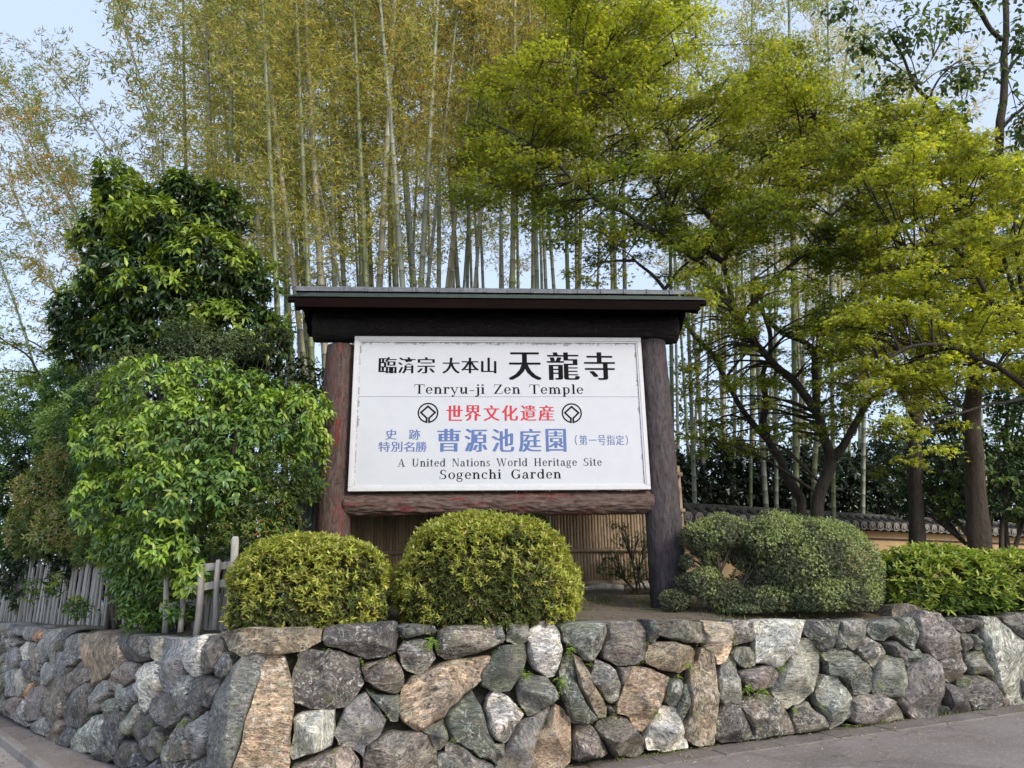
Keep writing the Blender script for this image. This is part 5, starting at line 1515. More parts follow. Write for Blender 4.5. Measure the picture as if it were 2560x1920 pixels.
for i, bend in enumerate((-.55, -.75, -.4)):
    cm, zs = culm_mesh(300+i, bend, .042)
    fm, tm = bamboo_foliage(400+i, bend, zs, 4.2, nper=30, blen=1.15, L=.15, W=.026, pal=[(3, (.24, .28, .11)), (3, (.18, .25, .11)), (2, (.42, .33, .10)), (1.2, (.46, .30, .10)), (1, (.34, .34, .12))])
    PLV.append((cm, fm, tm))
n_b = [0]
def bamboo(var, x1, y1, x2, y2, Y, wpx, H, ctone, ftint, label, group=None, spin=None):
    P1, P2 = at(x1, y1, Y), at(x2, y2, Y)
    d = (P2-P1).normalized(); B = P1 - d*((P1.z-1.55)/d.z)
    t = thing('bamboo', label, 'bamboo', B, 0, group)
    q = Vector((0, 0, 1)).rotation_difference(d)
    sp = spin if spin is not None else random.uniform(0, 6.28)
    e = (q @ Vector((0, 0, 1)).rotation_difference(Vector((0, 0, 1)))).to_matrix() @ Matrix.Rotation(sp, 3, 'Z')
    t.rotation_euler = e.to_euler()
    k = H/HB
    t.scale = (k, k, k)
    rad = .74*wpx*px_m(x1, y1, Y)/2
    c_ = obj('culm', var[0], t); s_ = rad/(.055*k); s_ = min(2.2, max(.3, s_))
    if abs(s_-1) > .02 and var in BV[:1]: c_.scale = (s_, s_, 1)
    c_.color = (*ctone, 1)
    f_ = obj('foliage', var[1], t); f_.color = (*ftint, 1)
    w_ = obj('twigs', var[2], t); w_['kind'] = 'stuff'
    n_b[0] += 1
    return t
PALE, GREEN, YELL, GREY = (.34, .315, .24), (.15, .18, .08), (.24, .25, .12), (.26, .28, .235)
W1_ = (1.05, 1.0, .85); W2_ = (.95, 1.08, .95); W3_ = (1.2, 1.03, .9)
KEYB = [
 (0, 735, 700, 700, 400, 11.6, 20, 16, PALE, W2_, 'pale thin bamboo just left of the signboard roof'),
 (0, 803, 715, 785, 400, 11.8, 25, 17.5, PALE, W1_, 'thick pale bamboo rising above the left end of the roof ridge'),
 (0, 853, 718, 795, 450, 12.2, 12, 15, GREY, W2_, 'slim dark ringed bamboo leaning left beside the thick pale one'),
 (0, 948, 722, 968, 350, 11.8, 25, 18, PALE, W1_, 'whitest thick bamboo leaning right above the roof, left of centre'),
 (0, 992, 722, 980, 450, 12.6, 17, 16, YELL, W2_, 'olive green bamboo close behind the whitest one'),
 (0, 1030, 722, 1008, 420, 13.0, 14, 16, GREEN, W1_, 'slim green bamboo leaning left above the roof centre'),
 (0, 1037, 722, 1020, 480, 12.6, 16, 16, GREY, W1_, 'grey bamboo with pale joints above the roof centre'),
 (0, 1052, 724, 1074, 350, 12.0, 21, 18, GREY, W2_, 'tall grey white bamboo leaning right above the roof centre'),
 (0, 1068, 724, 1090, 520, 12.4, 15, 15, GREY, W1_, 'short slanting bamboo crossing behind the tall grey white one'),
 (0, 1097, 724, 1098, 400, 12.8, 17, 17, YELL, W3_, 'straight yellowish bamboo right of the roof centre'),
 (0, 1116, 724, 1142, 500, 12.8, 12, 15, PALE, W1_, 'slim pale bamboo leaning right of the roof centre'),
 (0, 1168, 725, 1173, 460, 13.2, 14, 16, GREEN, W1_, 'straight green bamboo above the right half of the roof'),
 (0, 1187, 725, 1207, 460, 12.8, 15, 16, PALE, W3_, 'pinkish pale bamboo above the right half of the roof'),
 (0, 1208, 725, 1200, 520, 13.0, 12, 16, GREY, W1_, 'thin grey bamboo leaning slightly left over the roof'),
 (0, 1256, 726, 1252, 520, 13.2, 14, 16, GREY, W2_, 'grey green bamboo left of the long green one'),
 (0, 1281, 727, 1284, 380, 12.2, 20, 18, YELL, W1_, 'long straight green bamboo running to the top edge of the picture'),
 (0, 1343, 728, 1338, 540, 13.0, 18, 16, GREY, W1_, 'blue grey bamboo below the left edge of the maple'),
 (0, 1365, 728, 1357, 540, 13.4, 14, 16, GREY, W1_, 'second blue grey bamboo below the maple'),
 (0, 1420, 728, 1415, 560, 13.2, 17, 16, GREEN, W1_, 'dull green bamboo under the maple branches'),
 (0, 1562, 728, 1560, 600, 13.4, 16, 16, GREY, W1_, 'pale bamboo half hidden by the maple above the roof end'),
]
for row in KEYB: bamboo(BV[0], *row[1:])
# right of the signboard, seen through the maple
KEY2 = [(1680, 1060, 1678, 840, 12.9, 15, GREEN, 'green bamboo just right of the signboard post'),
        (1735, 1200, 1722, 840, 13.2, 14, GREY, 'pale ringed bamboo rising from the hedge right of the post'),
        (1877, 1260, 1878, 900, 13.5, 10, GREEN, 'thin green bamboo standing behind the tiled wall'),
        (1990, 1200, 1984, 800, 13.4, 19, GREEN, 'stout green bamboo behind the forked maple trunk'),
        (2082, 1120, 2078, 760, 13.6, 14, GREEN, 'green bamboo right of the forked maple trunk')]
for (x1, y1, x2, y2, Y, w, tone, lb) in KEY2: bamboo(BV[0], x1, y1, x2, y2, Y, w, 16, tone, W2_, lb)
# the many stems deeper in the grove
rb = random.Random(77)
deep = [(x, rb.uniform(14, 21)) for x in list(range(560, 1120, 46)) + list(range(1130, 1560, 30)) + list(range(1690, 2200, 19)) + [2260, 2330, 2420, 2520]]
for i, (x, Y) in enumerate(deep):
    x += rb.uniform(-12, 12)
    P = 1 if x < 1600 else 0
    v_ = rb.choice(BV[1:6]) if rb.random() < .75 else BV[0]
    lean = rb.uniform(-22, 22)
    side = 'left' if x < 700 else ('centre' if x < 1560 else 'right')
    lab = {'left': 'slender bamboo deep in the grove behind the dark evergreen tree', 'centre': 'slender bamboo deep in the grove above the signboard roof', 'right': 'slender bamboo deep in the grove behind the maple trunks'}[side]
    H = rb.uniform(14.5, 19) if x < 1560 else rb.uniform(12, 15.5)
    tone = rb.choice((PALE, GREY, GREEN, YELL, GREY))
    tw_ = {PALE: 'pale', GREY: 'grey', GREEN: 'green', YELL: 'yellowish'}[tone]
    lab = lab.replace('slender', 'slender ' + tw_)
    bamboo(v_, x, 700, x+lean, 400, Y, rb.uniform(9, 14), H, tone, rb.choice((W1_, W2_, W3_, W1_)), lab, 'bamboo stems deep in the grove, ' + {'left': 'left part', 'centre': 'middle part', 'right': 'right part'}[side] + ', ' + tw_)
# left plumes
PLUME = [(156, 700, 84, 440, 14.0, 15.0, 'left leaning bamboo with orange tinted plumes nearest the left edge'),
         (211, 485, 143, 270, 14.2, 15.5, 'bamboo with orange brown leaves arching left above the dark tree'),
         (443, 443, 405, 219, 13.0, 17.0, 'sparse feathery bamboo arching to the top left against the sky'),
         (400, 480, 340, 300, 14.5, 14.5, 'thin bamboo arching left behind the peak of the dark tree'),
         (60, 700, 20, 500, 15.5, 13.5, 'low pale green bamboo plume at the left edge'),
         (250, 600, 200, 400, 16.0, 15.0, 'green bamboo plume behind the left tree, half way up'),
         (-60, 700, -110, 450, 14.8, 15.0, 'bamboo arching in from beyond the left edge'),
         (300, 700, 262, 450, 17.0, 15.5, 'distant bamboo plume between the two orange tinted ones')]
for i, (x1, y1, x2, y2, Y, H, lb) in enumerate(PLUME):
    t = bamboo(PLV[i % 3], x1, y1, x2, y2, Y, 9, H, GREY, ((1.15, 1.0, .8), (1.22, .98, .8), (1.0, 1.0, 1.0), (1.05, 1.0, .9))[i % 4] if i not in (4, 5) else (.9, 1.15, .95), lb, spin=rb.uniform(-.5, .5))
    t.children[0].scale = (.9, .9, 1) if False else (1, 1, 1)
# leafy bamboos filling the left half of the grove
for i, (x, Y, H) in enumerate(((470, 15.0, 17.5), (830, 13.2, 17), (720, 13, 17), (580, 12.6, 16.5), (540, 13.6, 17.5), (600, 14.5, 18), (650, 12.8, 17), (520, 17, 18.5), (760, 14, 18), (690, 16, 19), (860, 14.5, 18.5), (900, 13.4, 17.5), (770, 11.3, 15.5), (690, 11.0, 15), (915, 11.4, 15.5), (1010, 11.3, 16), (985, 15, 19), (1150, 15, 18.5))):
    bamboo(BV[(6, 7)[i % 2]], x, 700, x-14, 400, Y, 11, H, rb.choice((GREY, GREEN)), (1.0, 1.0, .8), 'leafy bamboo filling the middle of the grove above the left end of the roof', 'leafy bamboos at the left of the grove')

# ================================================================ HILL, HEDGE
M_HILL = simple_mat('wooded_hill', (.12, .17, .13), (.17, .22, .17), .03, 1, .6, 3)
V = []; nx_ = 90; ny_ = 26
for j in range(ny_):
    for i in range(nx_):
        x = -260 + i*7.5; y = 230 + j*12; t = j/(ny_-1)
        h = (52*math.exp(-((x-95)/85)**2) + 26*math.exp(-((x+60)/70)**2) + 18)*math.sin(min(1, t*1.4)*math.pi/2)
        V.append((x, y, -2 + h + 3.2*mnoise.noise(Vector((x*.09, y*.09, 0)))*t + 1.6*mnoise.noise(Vector((x*.3, y*.3, 0)))))
F = [(j*nx_+i, j*nx_+i+1, (j+1)*nx_+i+1, (j+1)*nx_+i) for j in range(ny_-1) for i in range(nx_-1)]
tag(obj('hill', mesh('hill', V, F, M_HILL, True)), 'distant wooded hill showing faintly through the bamboo', kind='structure')

hp = at(1690, 1300, 15.2)
hd = thing('evergreen_hedge', 'dark evergreen hedge standing behind the tiled wall', 'hedge', (hp.x, hp.y, 1.6))
HDL = []
for i in range(17):
    f = i/16; x = 1660 + f*960; Y = 14.6 + f*4.6
    HDL.append(lobe(x, 1222 - 8*f + 14*math.sin(i*1.9), 64, 102, Y, .8))
foliage('foliage', hd, HDL, 6400, 5, .16, .065, [(1, (.035, .06, .022)), (1, (.05, .08, .028))], [(2, (.016, .028, .012)), (1, (.026, .042, .016))], .3, seed=81, org=(hp.x, hp.y, 1.6), droop=.4, lump=.2, mat=M_LEAFG, clumpf=1.2, up=.2)
stems('branches', hd, (hp.x, hp.y, 1.6), lobe_stems((hp.x+2, hp.y+1.2, 1.5), HDL[:9], .05, .02, 3) + lobe_stems((hp.x+8, hp.y+3.4, 1.5), HDL[9:], .05, .02, 4))
RB = [lobe(2480, 1180, 95, 110, 11.8, .6), lobe(2540, 1080, 90, 100, 11.8, .6), lobe(2370, 1150, 70, 90, 12.6, .5), lobe(2520, 980, 80, 70, 12.0, .5), lobe(2350, 1020, 70, 80, 13.0, .5), lobe(2400, 1260, 60, 50, 12.4, .4), lobe(2600, 1200, 90, 150, 11.8, .6), lobe(2250, 1120, 70, 70, 13.2, .5), lobe(2260, 1240, 60, 50, 13.0, .4)]
bp = at(2500, 1400, 12.0)
cm_ = thing('camellia', 'dark leafed camellia around the thick trunk at the right edge', 'tree', (bp.x, bp.y, 1.7))
foliage('foliage', cm_, RB, 2300, 5, .10, .046, [(1, (.10, .17, .035)), (1, (.13, .20, .04))], G_DARK, .28, seed=83, org=(bp.x, bp.y, 1.7), droop=.5, lump=.3, mat=M_LEAFG)
stems('branches', cm_, (bp.x, bp.y, 1.7), lobe_stems((bp.x, bp.y, 1.6), RB, .05, .015, 8))

# ================================================================ MAPLES
def limb(pts, r0, r1, per=5):
    """pts: (px, py, Y); radii in photograph pixels at both ends"""
    P = [at(*p) for p in pts]; s = px_m(*pts[0])
    sp = spline(P, per); n = len(sp)
    # a little crookedness
    for i in range(1, n-1):
        sp[i] = sp[i] + mnoise.noise_vector(sp[i]*2.3)*.05
    return sp, [.86*(r0 + (r1-r0)*(i/(n-1))**.8)*s for i in range(n)]
MP = [(4, (.32, .355, .065)), (3, (.225, .265, .05)), (2, (.40, .42, .075)), (1, (.14, .20, .045))]
MPB = [(3, (.36, .41, .07)), (3, (.48, .51, .10)), (1, (.26, .32, .055))]
MPD = [(3, (.18, .235, .045)), (2, (.12, .165, .035)), (1, (.25, .30, .055))]
def inside(poly, x, y):
    c = False; j = len(poly)-1
    for i in range(len(poly)):
        xi, yi = poly[i]; xj, yj = poly[j]
        if (yi > y) != (yj > y) and x < (xj-xi)*(y-yi)/(yj-yi+1e-9)+xi: c = not c
        j = i
    return c
def maple(name, label, limbs, sprays, leaf=.062, seed=1, per_m2=300, base=None):
    """sprays: (px, py, Y, R metres, palette)"""
    r = np.random.default_rng(seed); rr = random.Random(seed)
    org = limbs[0][0][0]
    t = thing(name, label, 'tree', tuple(org))
    o3 = np.array([org.x, org.y, org.z])
    allp = [(p, rad) for sp, rads in limbs for p, rad in zip(sp, rads)]
    Ps = []; Ds = []; Ns = []; Cs = []; tw = []
    for (px, py, Y, R, pal) in sprays:
        c = at(px, py, Y)
        near = min(allp, key=lambda a: (a[0]-c).length + .6*max(0, a[0].z-c.z))
        a = near[0]; out_ = Vector((c.x-a.x, c.y-a.y, 0))
        if out_.length < .1: out_ = Vector((rr.uniform(-1, 1), rr.uniform(-1, 1), 0))
        out_.normalize(); sd_ = Vector((-out_.y, out_.x, 0))
        L_ = (c-a).length
        m1 = a.lerp(c, .5) + Vector((0, 0, .10*L_)) + mnoise.noise_vector(c)*.12*L_
        sp = spline([a, m1, c, c + out_*R*.6 - Vector((0, 0, .06*R))], 4)
        r0 = min(near[1]*.7, .010+.008*L_)
        tw.append((sp, [r0 + (.003-r0)*(i/(len(sp)-1))**.7 for i in range(len(sp))]))
        for q in range(5):       # fine twigs fanning in the spray
            an = rr.uniform(-1.2, 1.2); dd = out_*math.cos(an) + sd_*math.sin(an)
            s0 = a.lerp(c, rr.uniform(.6, 1)) if q else c
            tw.append(([s0, s0+dd*R*.45+Vector((0, 0, .04)), s0+dd*R*.9-Vector((0, 0, .02))], [.005, .0035, .002]))
        n = int(per_m2*R*R*3.14)
        tilt = rr.uniform(-.10, .22)
        u = r.normal(0, .46, (n, 2)); u[:, 0] *= 1.15
        rad2 = (u**2).sum(1)
        # ragged rim: drop wedges
        ang = np.arctan2(u[:, 1], u[:, 0]); ok = rad2 < (.75 + .55*np.sin(ang*3+px)*np.sin(ang*5+py))**2 + .15
        u = u[ok]; n = len(u); rad2 = rad2[ok]
        P = (np.array([c.x, c.y, c.z]) + u[:, :1]*R*np.array([out_.x, out_.y, 0]) + u[:, 1:]*R*np.array([sd_.x, sd_.y, 0])
             + np.array([0, 0, 1])*(-.20*R*rad2[:, None] + tilt*R*(-u[:, :1]) + r.normal(0, .035, (n, 1))))
        dirn = norm(u[:, :1]*np.array([out_.x, out_.y, 0]) + u[:, 1:]*np.array([sd_.x, sd_.y, 0]) + r.normal(0, .35, (n, 3)) + np.array([0, 0, -.35]))
        Ps.append(P); Ds.append(dirn); Ns.append(np.array([0, 0, 1.]) + r.normal(0, .38, (n, 3))); 
        C = pick(pal, n, .16, r)*(1 + .16*r.normal()); Cs.append(C)
    P = np.concatenate(Ps)-o3; n = len(P)
    me = leaves('foliage', P, np.concatenate(Ds), np.concatenate(Ns), leaf*r.uniform(.7, 1.25, n), 0, np.clip(np.concatenate(Cs), .01, .8), M_MAPLE, 'star', .10)
    V, F = merge([tubeg([p-org for p in sp], rads, 9, True, .25) for sp, rads in limbs])
    obj('trunk', mesh('trunk', V, F, M_TRUNK, True), t)
    V, F = merge([tubeg([Vector(p)-org for p in sp], rads, 4, False) for sp, rads in tw])
    obj('twigs', mesh('twigs', V, F, M_TRUNK, True), t)['kind'] = 'stuff'
    obj('crown', me, t)
    print(name, 'leaves', n)
    return t
rs = random.Random(12)
def fill(poly, n, Y0, Y1, R0, R1, palfn, holes=(), mind=30):
    out_ = []; tries = 0
    while len(out_) < n and tries < n*60:
        tries += 1
        x = rs.uniform(min(p[0] for p in poly), max(p[0] for p in poly)); y = rs.uniform(min(p[1] for p in poly), max(p[1] for p in poly))
        if not inside(poly, x, y): continue
        if any(((x-hx)/ha)**2 + ((y-hy)/hb)**2 < 1 for hx, hy, ha, hb in holes): continue
        if any((x-q[0])**2 + ((y-q[1])*1.6)**2 < mind**2 for q in out_[-40:]): continue
        out_.append((x, y, rs.uniform(Y0, Y1), rs.uniform(R0, R1), palfn(x, y)))
    return out_
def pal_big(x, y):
    # sunlit top and right, shaded lower crown put into the leaf palettes
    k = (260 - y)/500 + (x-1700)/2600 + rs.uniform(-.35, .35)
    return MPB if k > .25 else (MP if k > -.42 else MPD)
base_z = 1.62
T2 = limb([(2040, 1560, 10.9), (2047, 1302, 10.9), (2055, 1215, 10.9), (2082, 1150, 10.9)], 24, 17)
LIMBS_A = [T2,
  limb([(2082, 1150, 10.9), (2065, 1104, 10.9), (2041, 1030, 10.85), (1979, 948, 10.8), (1917, 890, 10.7), (1847, 804, 10.6), (1769, 669, 10.4), (1724, 638, 10.3), (1657, 584, 10.2), (1613, 562, 10.1), (1524, 513, 10), (1434, 450, 9.9), (1323, 357, 9.9), (1189, 294, 9.9)], 16, 3),
  limb([(2041, 1030, 10.85), (2039, 907, 11), (2012, 857, 11.1), (1938, 820, 11.2), (1900, 770, 11.3), (1880, 700, 11.4)], 11, 5),
  limb([(2082, 1150, 10.9), (2139, 1063, 10.8), (2164, 1022, 10.75), (2205, 977, 10.7), (2250, 950, 10.6), (2300, 880, 10.5), (2380, 790, 10.4)], 13, 4),
  limb([(1847, 804, 10.6), (1822, 714, 10.6), (1809, 656, 10.6), (1858, 580, 10.6), (1903, 526, 10.7), (1947, 495, 10.8), (2010, 400, 10.9), (2040, 300, 11)], 10, 3),
  limb([(1809, 656, 10.6), (1724, 593, 10.5), (1653, 482, 10.5), (1600, 400, 10.5), (1591, 357, 10.5), (1582, 312, 10.5), (1551, 236, 10.5), (1515, 196, 10.6), (1515, 147, 10.6), (1457, 45, 10.7)], 9, 3),
  limb([(1831, 611, 10.6), (1769, 535, 10.8), (1724, 468, 10.9), (1690, 380, 11), (1640, 280, 11.1), (1621, 190, 11.2), (1630, 60, 11.3)], 8, 3),
  limb([(1551, 236, 10.5), (1500, 190, 10.2), (1440, 165, 10), (1360, 150, 9.9)], 5, 2),
  limb([(1591, 357, 10.5), (1520, 240, 10), (1440, 230, 9.8), (1340, 260, 9.7)], 5, 2),
  limb([(1621, 190, 11.2), (1680, 150, 11), (1740, 90, 10.9)], 5, 2),
  limb([(1847, 804, 10.6), (1930, 700, 10.3), (2010, 640, 10), (2060, 560, 9.8), (2150, 480, 9.7)], 9, 3)]
POLY_A = [(1140, 500), (1120, 330), (1150, 220), (1240, 180), (1330, 130), (1360, 10), (1350, -60), (1780, -70), (1795, 60), (1765, 180), (1850, 190), (1900, 90), (1990, 90), (2070, 200), (2130, 330), (2200, 460), (2230, 640), (2110, 700), (1960, 620), (1800, 580), (1700, 620), (1560, 600), (1440, 620), (1350, 530), (1240, 470)]
HOLES_A = [(1540, 640, 50, 25), (1975, 620, 45, 35), (1560, 330, 30, 30), (1450, 560, 30, 18), (1260, 420, 26, 20), (1650, 560, 22, 16), (1720, 300, 24, 26)]
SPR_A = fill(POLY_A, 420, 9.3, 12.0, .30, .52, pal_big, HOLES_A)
# lower left-hanging rim and the sprays that cross the roof's right end
SPR_A += [(x, y, Y, R, p) for x, y, Y, R, p in ((1180, 440, 9.6, .4, MP), (1230, 500, 9.8, .4, MPD), (1320, 560, 9.9, .4, MPD), (1400, 600, 10, .4, MPD), (1290, 420, 9.6, .4, MPD), (1480, 640, 10.2, .35, MPD), (1470, 700, 10.4, .32, MP), (1540, 690, 10.4, .28, MP), (1710, 690, 9.6, .30, MP), (1740, 735, 9.0, .34, MP), (1760, 750, 9.2, .35, MPB), (1790, 700, 9.4, .4, MPD), (1870, 720, 9.5, .4, MP), (1930, 760, 9.5, .42, MPD), (1850, 780, 9.6, .36, MP), (1990, 720, 9.6, .4, MP), (1720, 800, 10, .25, MPD), (1780, 830, 10, .28, MP), (2040, 800, 9.9, .34, MP))]
for i in range(48):
    SPR_A.append((rs.uniform(1700, 2180), rs.uniform(590, 830), rs.uniform(9.6, 10.6), rs.uniform(.24, .38), rs.choice((MPD, MP, MPD, MPB))))
for i in range(64):  # mid storey right of the signboard: airy sprays between the limbs
    x = rs.uniform(1700, 2150); y = rs.uniform(800, 1120)
    SPR_A.append((x, y, rs.uniform(9.9, 11.5), rs.uniform(.18, .30), rs.choice((MPD, MP, MPD))))
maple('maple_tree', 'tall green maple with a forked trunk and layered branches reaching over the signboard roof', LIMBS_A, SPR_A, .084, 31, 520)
T1 = limb([(2015, 1560, 11.3), (2003, 1290, 11.3), (1987, 1228, 11.3), (1950, 1145, 11.3), (1925, 1108, 11.3), (1905, 1055, 11.3), (1913, 1005, 11.3), (1907, 956, 11.4), (1920, 890, 11.4), (1925, 820, 11.5), (1900, 740, 11.6)], 17, 6)
LIMBS_B = [T1, limb([(1925, 1108, 11.3), (1872, 1047, 11.2), (1815, 948, 11.1), (1773, 878, 11), (1728, 825, 10.9), (1660, 725, 10.9), (1604, 669, 10.9), (1582, 642, 10.9)], 10, 4),
           limb([(1815, 948, 11.1), (1850, 900, 11.2), (1890, 850, 11.4)], 5, 2), limb([(1660, 725, 10.9), (1690, 690, 11), (1722, 655, 11)], 6, 4), limb([(1872, 1047, 11.2), (1820, 1040, 11), (1770, 1070, 10.9)], 4, 2)]
SPR_B = [(x, y, Y, R, p) for x, y, Y, R, p in ((1780, 1090, 10.9, .38, MPD), (1840, 1110, 10.9, .40, MPD), (1760, 1130, 10.8, .32, MPD), (1870, 1130, 11, .34, MPD), (1810, 1060, 11, .34, MPD), (1900, 1000, 11.2, .28, MPD), (1770, 960, 11, .22, MPD), (1850, 860, 11.2, .26, MPD), (1600, 640, 11, .3, MPD), (1660, 690, 11, .28, MPD), (1500, 660, 10.9, .34, MP), (1430, 680, 10.8, .3, MP), (1530, 620, 11, .3, MPD), (1950, 880, 11.4, .3, MPD), (1910, 760, 11.6, .35, MPD))]
maple('maple_tree', 'second darker maple with a slanting trunk left of the forked one', LIMBS_B, SPR_B, .072, 33, 520)
# young bright maple on the right, its layers coming down in front of the trunks
LIMBS_C = [limb([(2660, 1500, 9.6), (2640, 1200, 9.6), (2610, 1000, 9.6), (2570, 860, 9.6)], 20, 12),
           limb([(2570, 860, 9.6), (2480, 760, 9.4), (2390, 620, 9.3), (2290, 620, 9.3), (2200, 680, 9.4)], 8, 3),
           limb([(2610, 1000, 9.6), (2460, 900, 9.2), (2330, 860, 9.0), (2200, 900, 8.9), (2110, 960, 8.9)], 9, 3),
           limb([(2570, 860, 9.6), (2500, 640, 9.7), (2400, 500, 9.9), (2280, 400, 10.1)], 8, 3), limb([(2570, 860, 9.6), (2540, 600, 9.6), (2560, 420, 9.8)], 7, 3),
           limb([(2610, 1000, 9.6), (2480, 1010, 9.3), (2330, 1060, 9.1), (2240, 1140, 9.0)], 6, 2)]
POLY_C = [(2060, 250), (2300, 230), (2480, 380), (2600, 420), (2640, 900), (2600, 960), (2420, 960), (2280, 1000), (2200, 960), (2050, 880), (2080, 760), (2180, 700), (2150, 560), (2120, 420)]
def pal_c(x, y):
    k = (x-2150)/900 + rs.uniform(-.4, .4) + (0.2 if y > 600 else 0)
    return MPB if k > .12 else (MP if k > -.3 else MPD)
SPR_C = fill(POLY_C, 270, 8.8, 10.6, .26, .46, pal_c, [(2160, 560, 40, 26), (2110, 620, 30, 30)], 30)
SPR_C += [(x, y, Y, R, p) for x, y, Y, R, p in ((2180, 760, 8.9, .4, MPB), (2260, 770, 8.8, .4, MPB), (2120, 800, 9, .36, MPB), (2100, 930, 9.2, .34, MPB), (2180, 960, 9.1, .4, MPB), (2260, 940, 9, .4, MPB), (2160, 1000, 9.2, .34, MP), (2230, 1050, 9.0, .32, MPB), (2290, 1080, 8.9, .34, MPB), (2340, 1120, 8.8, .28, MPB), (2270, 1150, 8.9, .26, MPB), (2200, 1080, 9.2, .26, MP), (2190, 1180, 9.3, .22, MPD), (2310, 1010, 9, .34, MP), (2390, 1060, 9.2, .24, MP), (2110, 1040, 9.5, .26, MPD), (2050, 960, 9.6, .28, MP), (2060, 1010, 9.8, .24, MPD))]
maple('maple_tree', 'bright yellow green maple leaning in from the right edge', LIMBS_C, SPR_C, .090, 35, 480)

# ---- the thick trunk on the right and its big oval leaves, upper right
ch = [limb([(2452, 1560, 10.8), (2449, 1390, 10.8), (2440, 1200, 10.8), (2432, 1000, 10.8), (2440, 850, 10.8), (2462, 680, 10.8), (2490, 450, 10.8), (2508, 200, 10.8), (2516, -80, 10.8)], 38, 9),
      limb([(2505, 98, 10.8), (2469, 58, 10.7), (2424, -10, 10.6), (2380, -80, 10.5)], 8, 5),
      limb([(2485, 480, 10.8), (2400, 350, 10.6), (2326, 254, 10.4), (2290, 210, 10.3), (2268, 165, 10.2), (2220, 80, 10.1)], 8, 3),
      limb([(2326, 254, 10.4), (2350, 190, 10.3), (2400, 150, 10.2)], 4, 2), limb([(2505, 200, 10.8), (2560, 130, 10.7), (2640, 60, 10.6)], 6, 3), limb([(2498, 330, 10.8), (2580, 250, 10.5), (2650, 230, 10.4)], 5, 3)]
org = ch[0][0][0]
ct = thing('cherry_tree', 'thick mossy trunk on the right carrying big oval leaves against the sky', 'tree', tuple(org))
V, F = merge([tubeg([p-org for p in sp], rads, 12, True, .25) for sp, rads in ch])
obj('trunk', mesh('trunk', V, F, M_TRUNK2, True), ct)
CL = [lobe(2250, 90, 120, 70, 10.1, .6), lobe(2380, 60, 90, 70, 10.3, .6), lobe(2400, 190, 110, 70, 10.4, .6), lobe(2160, 120, 90, 60, 10.0, .5), lobe(2540, 120, 70, 110, 10.5, .6), lobe(2350, 290, 90, 45, 10.6, .5), lobe(2550, 320, 70, 90, 10.6, .5), lobe(2230, 210, 80, 45, 10.2, .5), lobe(2100, 30, 60, 35, 9.9, .4), lobe(2450, -20, 160, 50, 10.4, .6), lobe(2230, -30, 140, 40, 10.0, .6)]
foliage('foliage', ct, CL, 820, 3, .115, .062, [(1, (.16, .24, .06)), (1, (.24, .32, .07))], [(2, (.085, .13, .05)), (1, (.12, .18, .06))], .35, seed=91, org=org, droop=.8, lump=.3, shell=.3, spread=.25, open_=1.2, inner=.1)
CL2 = [lobe(2560, 480, 90, 90, 12.2, .6), lobe(2300, 330, 120, 60, 12.4, .6), lobe(2420, 420, 110, 60, 12.6, .6), lobe(2180, 300, 70, 50, 12.6, .5)]
foliage('foliage', ct, CL2, 900, 4, .11, .055, [(1, (.22, .30, .06))], [(1, (.12, .19, .05))], .55, seed=92, org=org, droop=.7, lump=.3, shell=.5, spread=.2)
stems('twigs', ct, org, lobe_stems(at(2300, 215, 10.3), CL[:4]+CL[7:8], .012, .005, 4) + lobe_stems(at(2505, 150, 10.8), CL[4:7], .012, .005, 5), n=5)
# slim dark trunk between
dk = [limb([(2300, 1560, 12.2), (2296, 1370, 12.2), (2288, 1200, 12.2), (2290, 1050, 12.3), (2302, 900, 12.3), (2310, 760, 12.4), (2330, 560, 12.5)], 26, 12),
      limb([(2290, 1050, 12.3), (2240, 960, 12.1), (2200, 870, 12), (2150, 800, 11.9)], 9, 3), limb([(2302, 900, 12.3), (2380, 780, 12.2), (2440, 700, 12)], 8, 3)]
org2 = dk[0][0][0]
dt = thing('dark_tree', 'slim dark trunked tree between the forked maple and the thick trunk', 'tree', tuple(org2))
V, F = merge([tubeg([p-org2 for p in sp], rads, 10, True, .25) for sp, rads in dk]); obj('trunk', mesh('trunk', V, F, M_TRUNK, True), dt)
foliage('foliage', dt, [lobe(2300, 700, 130, 90, 12.6, .7), lobe(2200, 800, 90, 70, 12.4, .6), lobe(2430, 680, 90, 80, 12.5, .6), lobe(2330, 880, 110, 60, 12.8, .5), lobe(2500, 800, 100, 100, 12.5, .6), lobe(2560, 640, 90, 110, 12.6, .6)], 2200, 5, .085, .035, G_MID, G_DARK, .35, seed=95, org=org2, droop=.5, lump=.35, shell=.5)
# fine branched tree reaching in from the left edge
fb = [limb([(215, 1560, 13.8), (225, 1300, 13.8), (215, 1130, 13.7), (175, 1040, 13.6), (120, 960, 13.5), (60, 885, 13.4), (-20, 830, 13.3)], 8, 2), limb([(175, 1040, 13.6), (180, 960, 13.5), (130, 890, 13.4), (70, 850, 13.3)], 4, 2), limb([(215, 1130, 13.7), (170, 1080, 13.6), (90, 1060, 13.4)], 4, 2)]
sp_ = [(x, y, Y, R, MPD) for x, y, Y, R in ((40, 860, 13.3, .42), (110, 880, 13.3, .40), (20, 930, 13.3, .38), (160, 930, 13.4, .38), (-30, 830, 13.2, .4), (90, 950, 13.4, .35), (60, 820, 13.3, .25), (140, 1000, 13.5, .3), (210, 990, 13.5, .28))]
maple('fine_leaved_tree', 'fine branched tree with small dark leaves against the sky at the left edge', fb, sp_, .090, 37, 300)
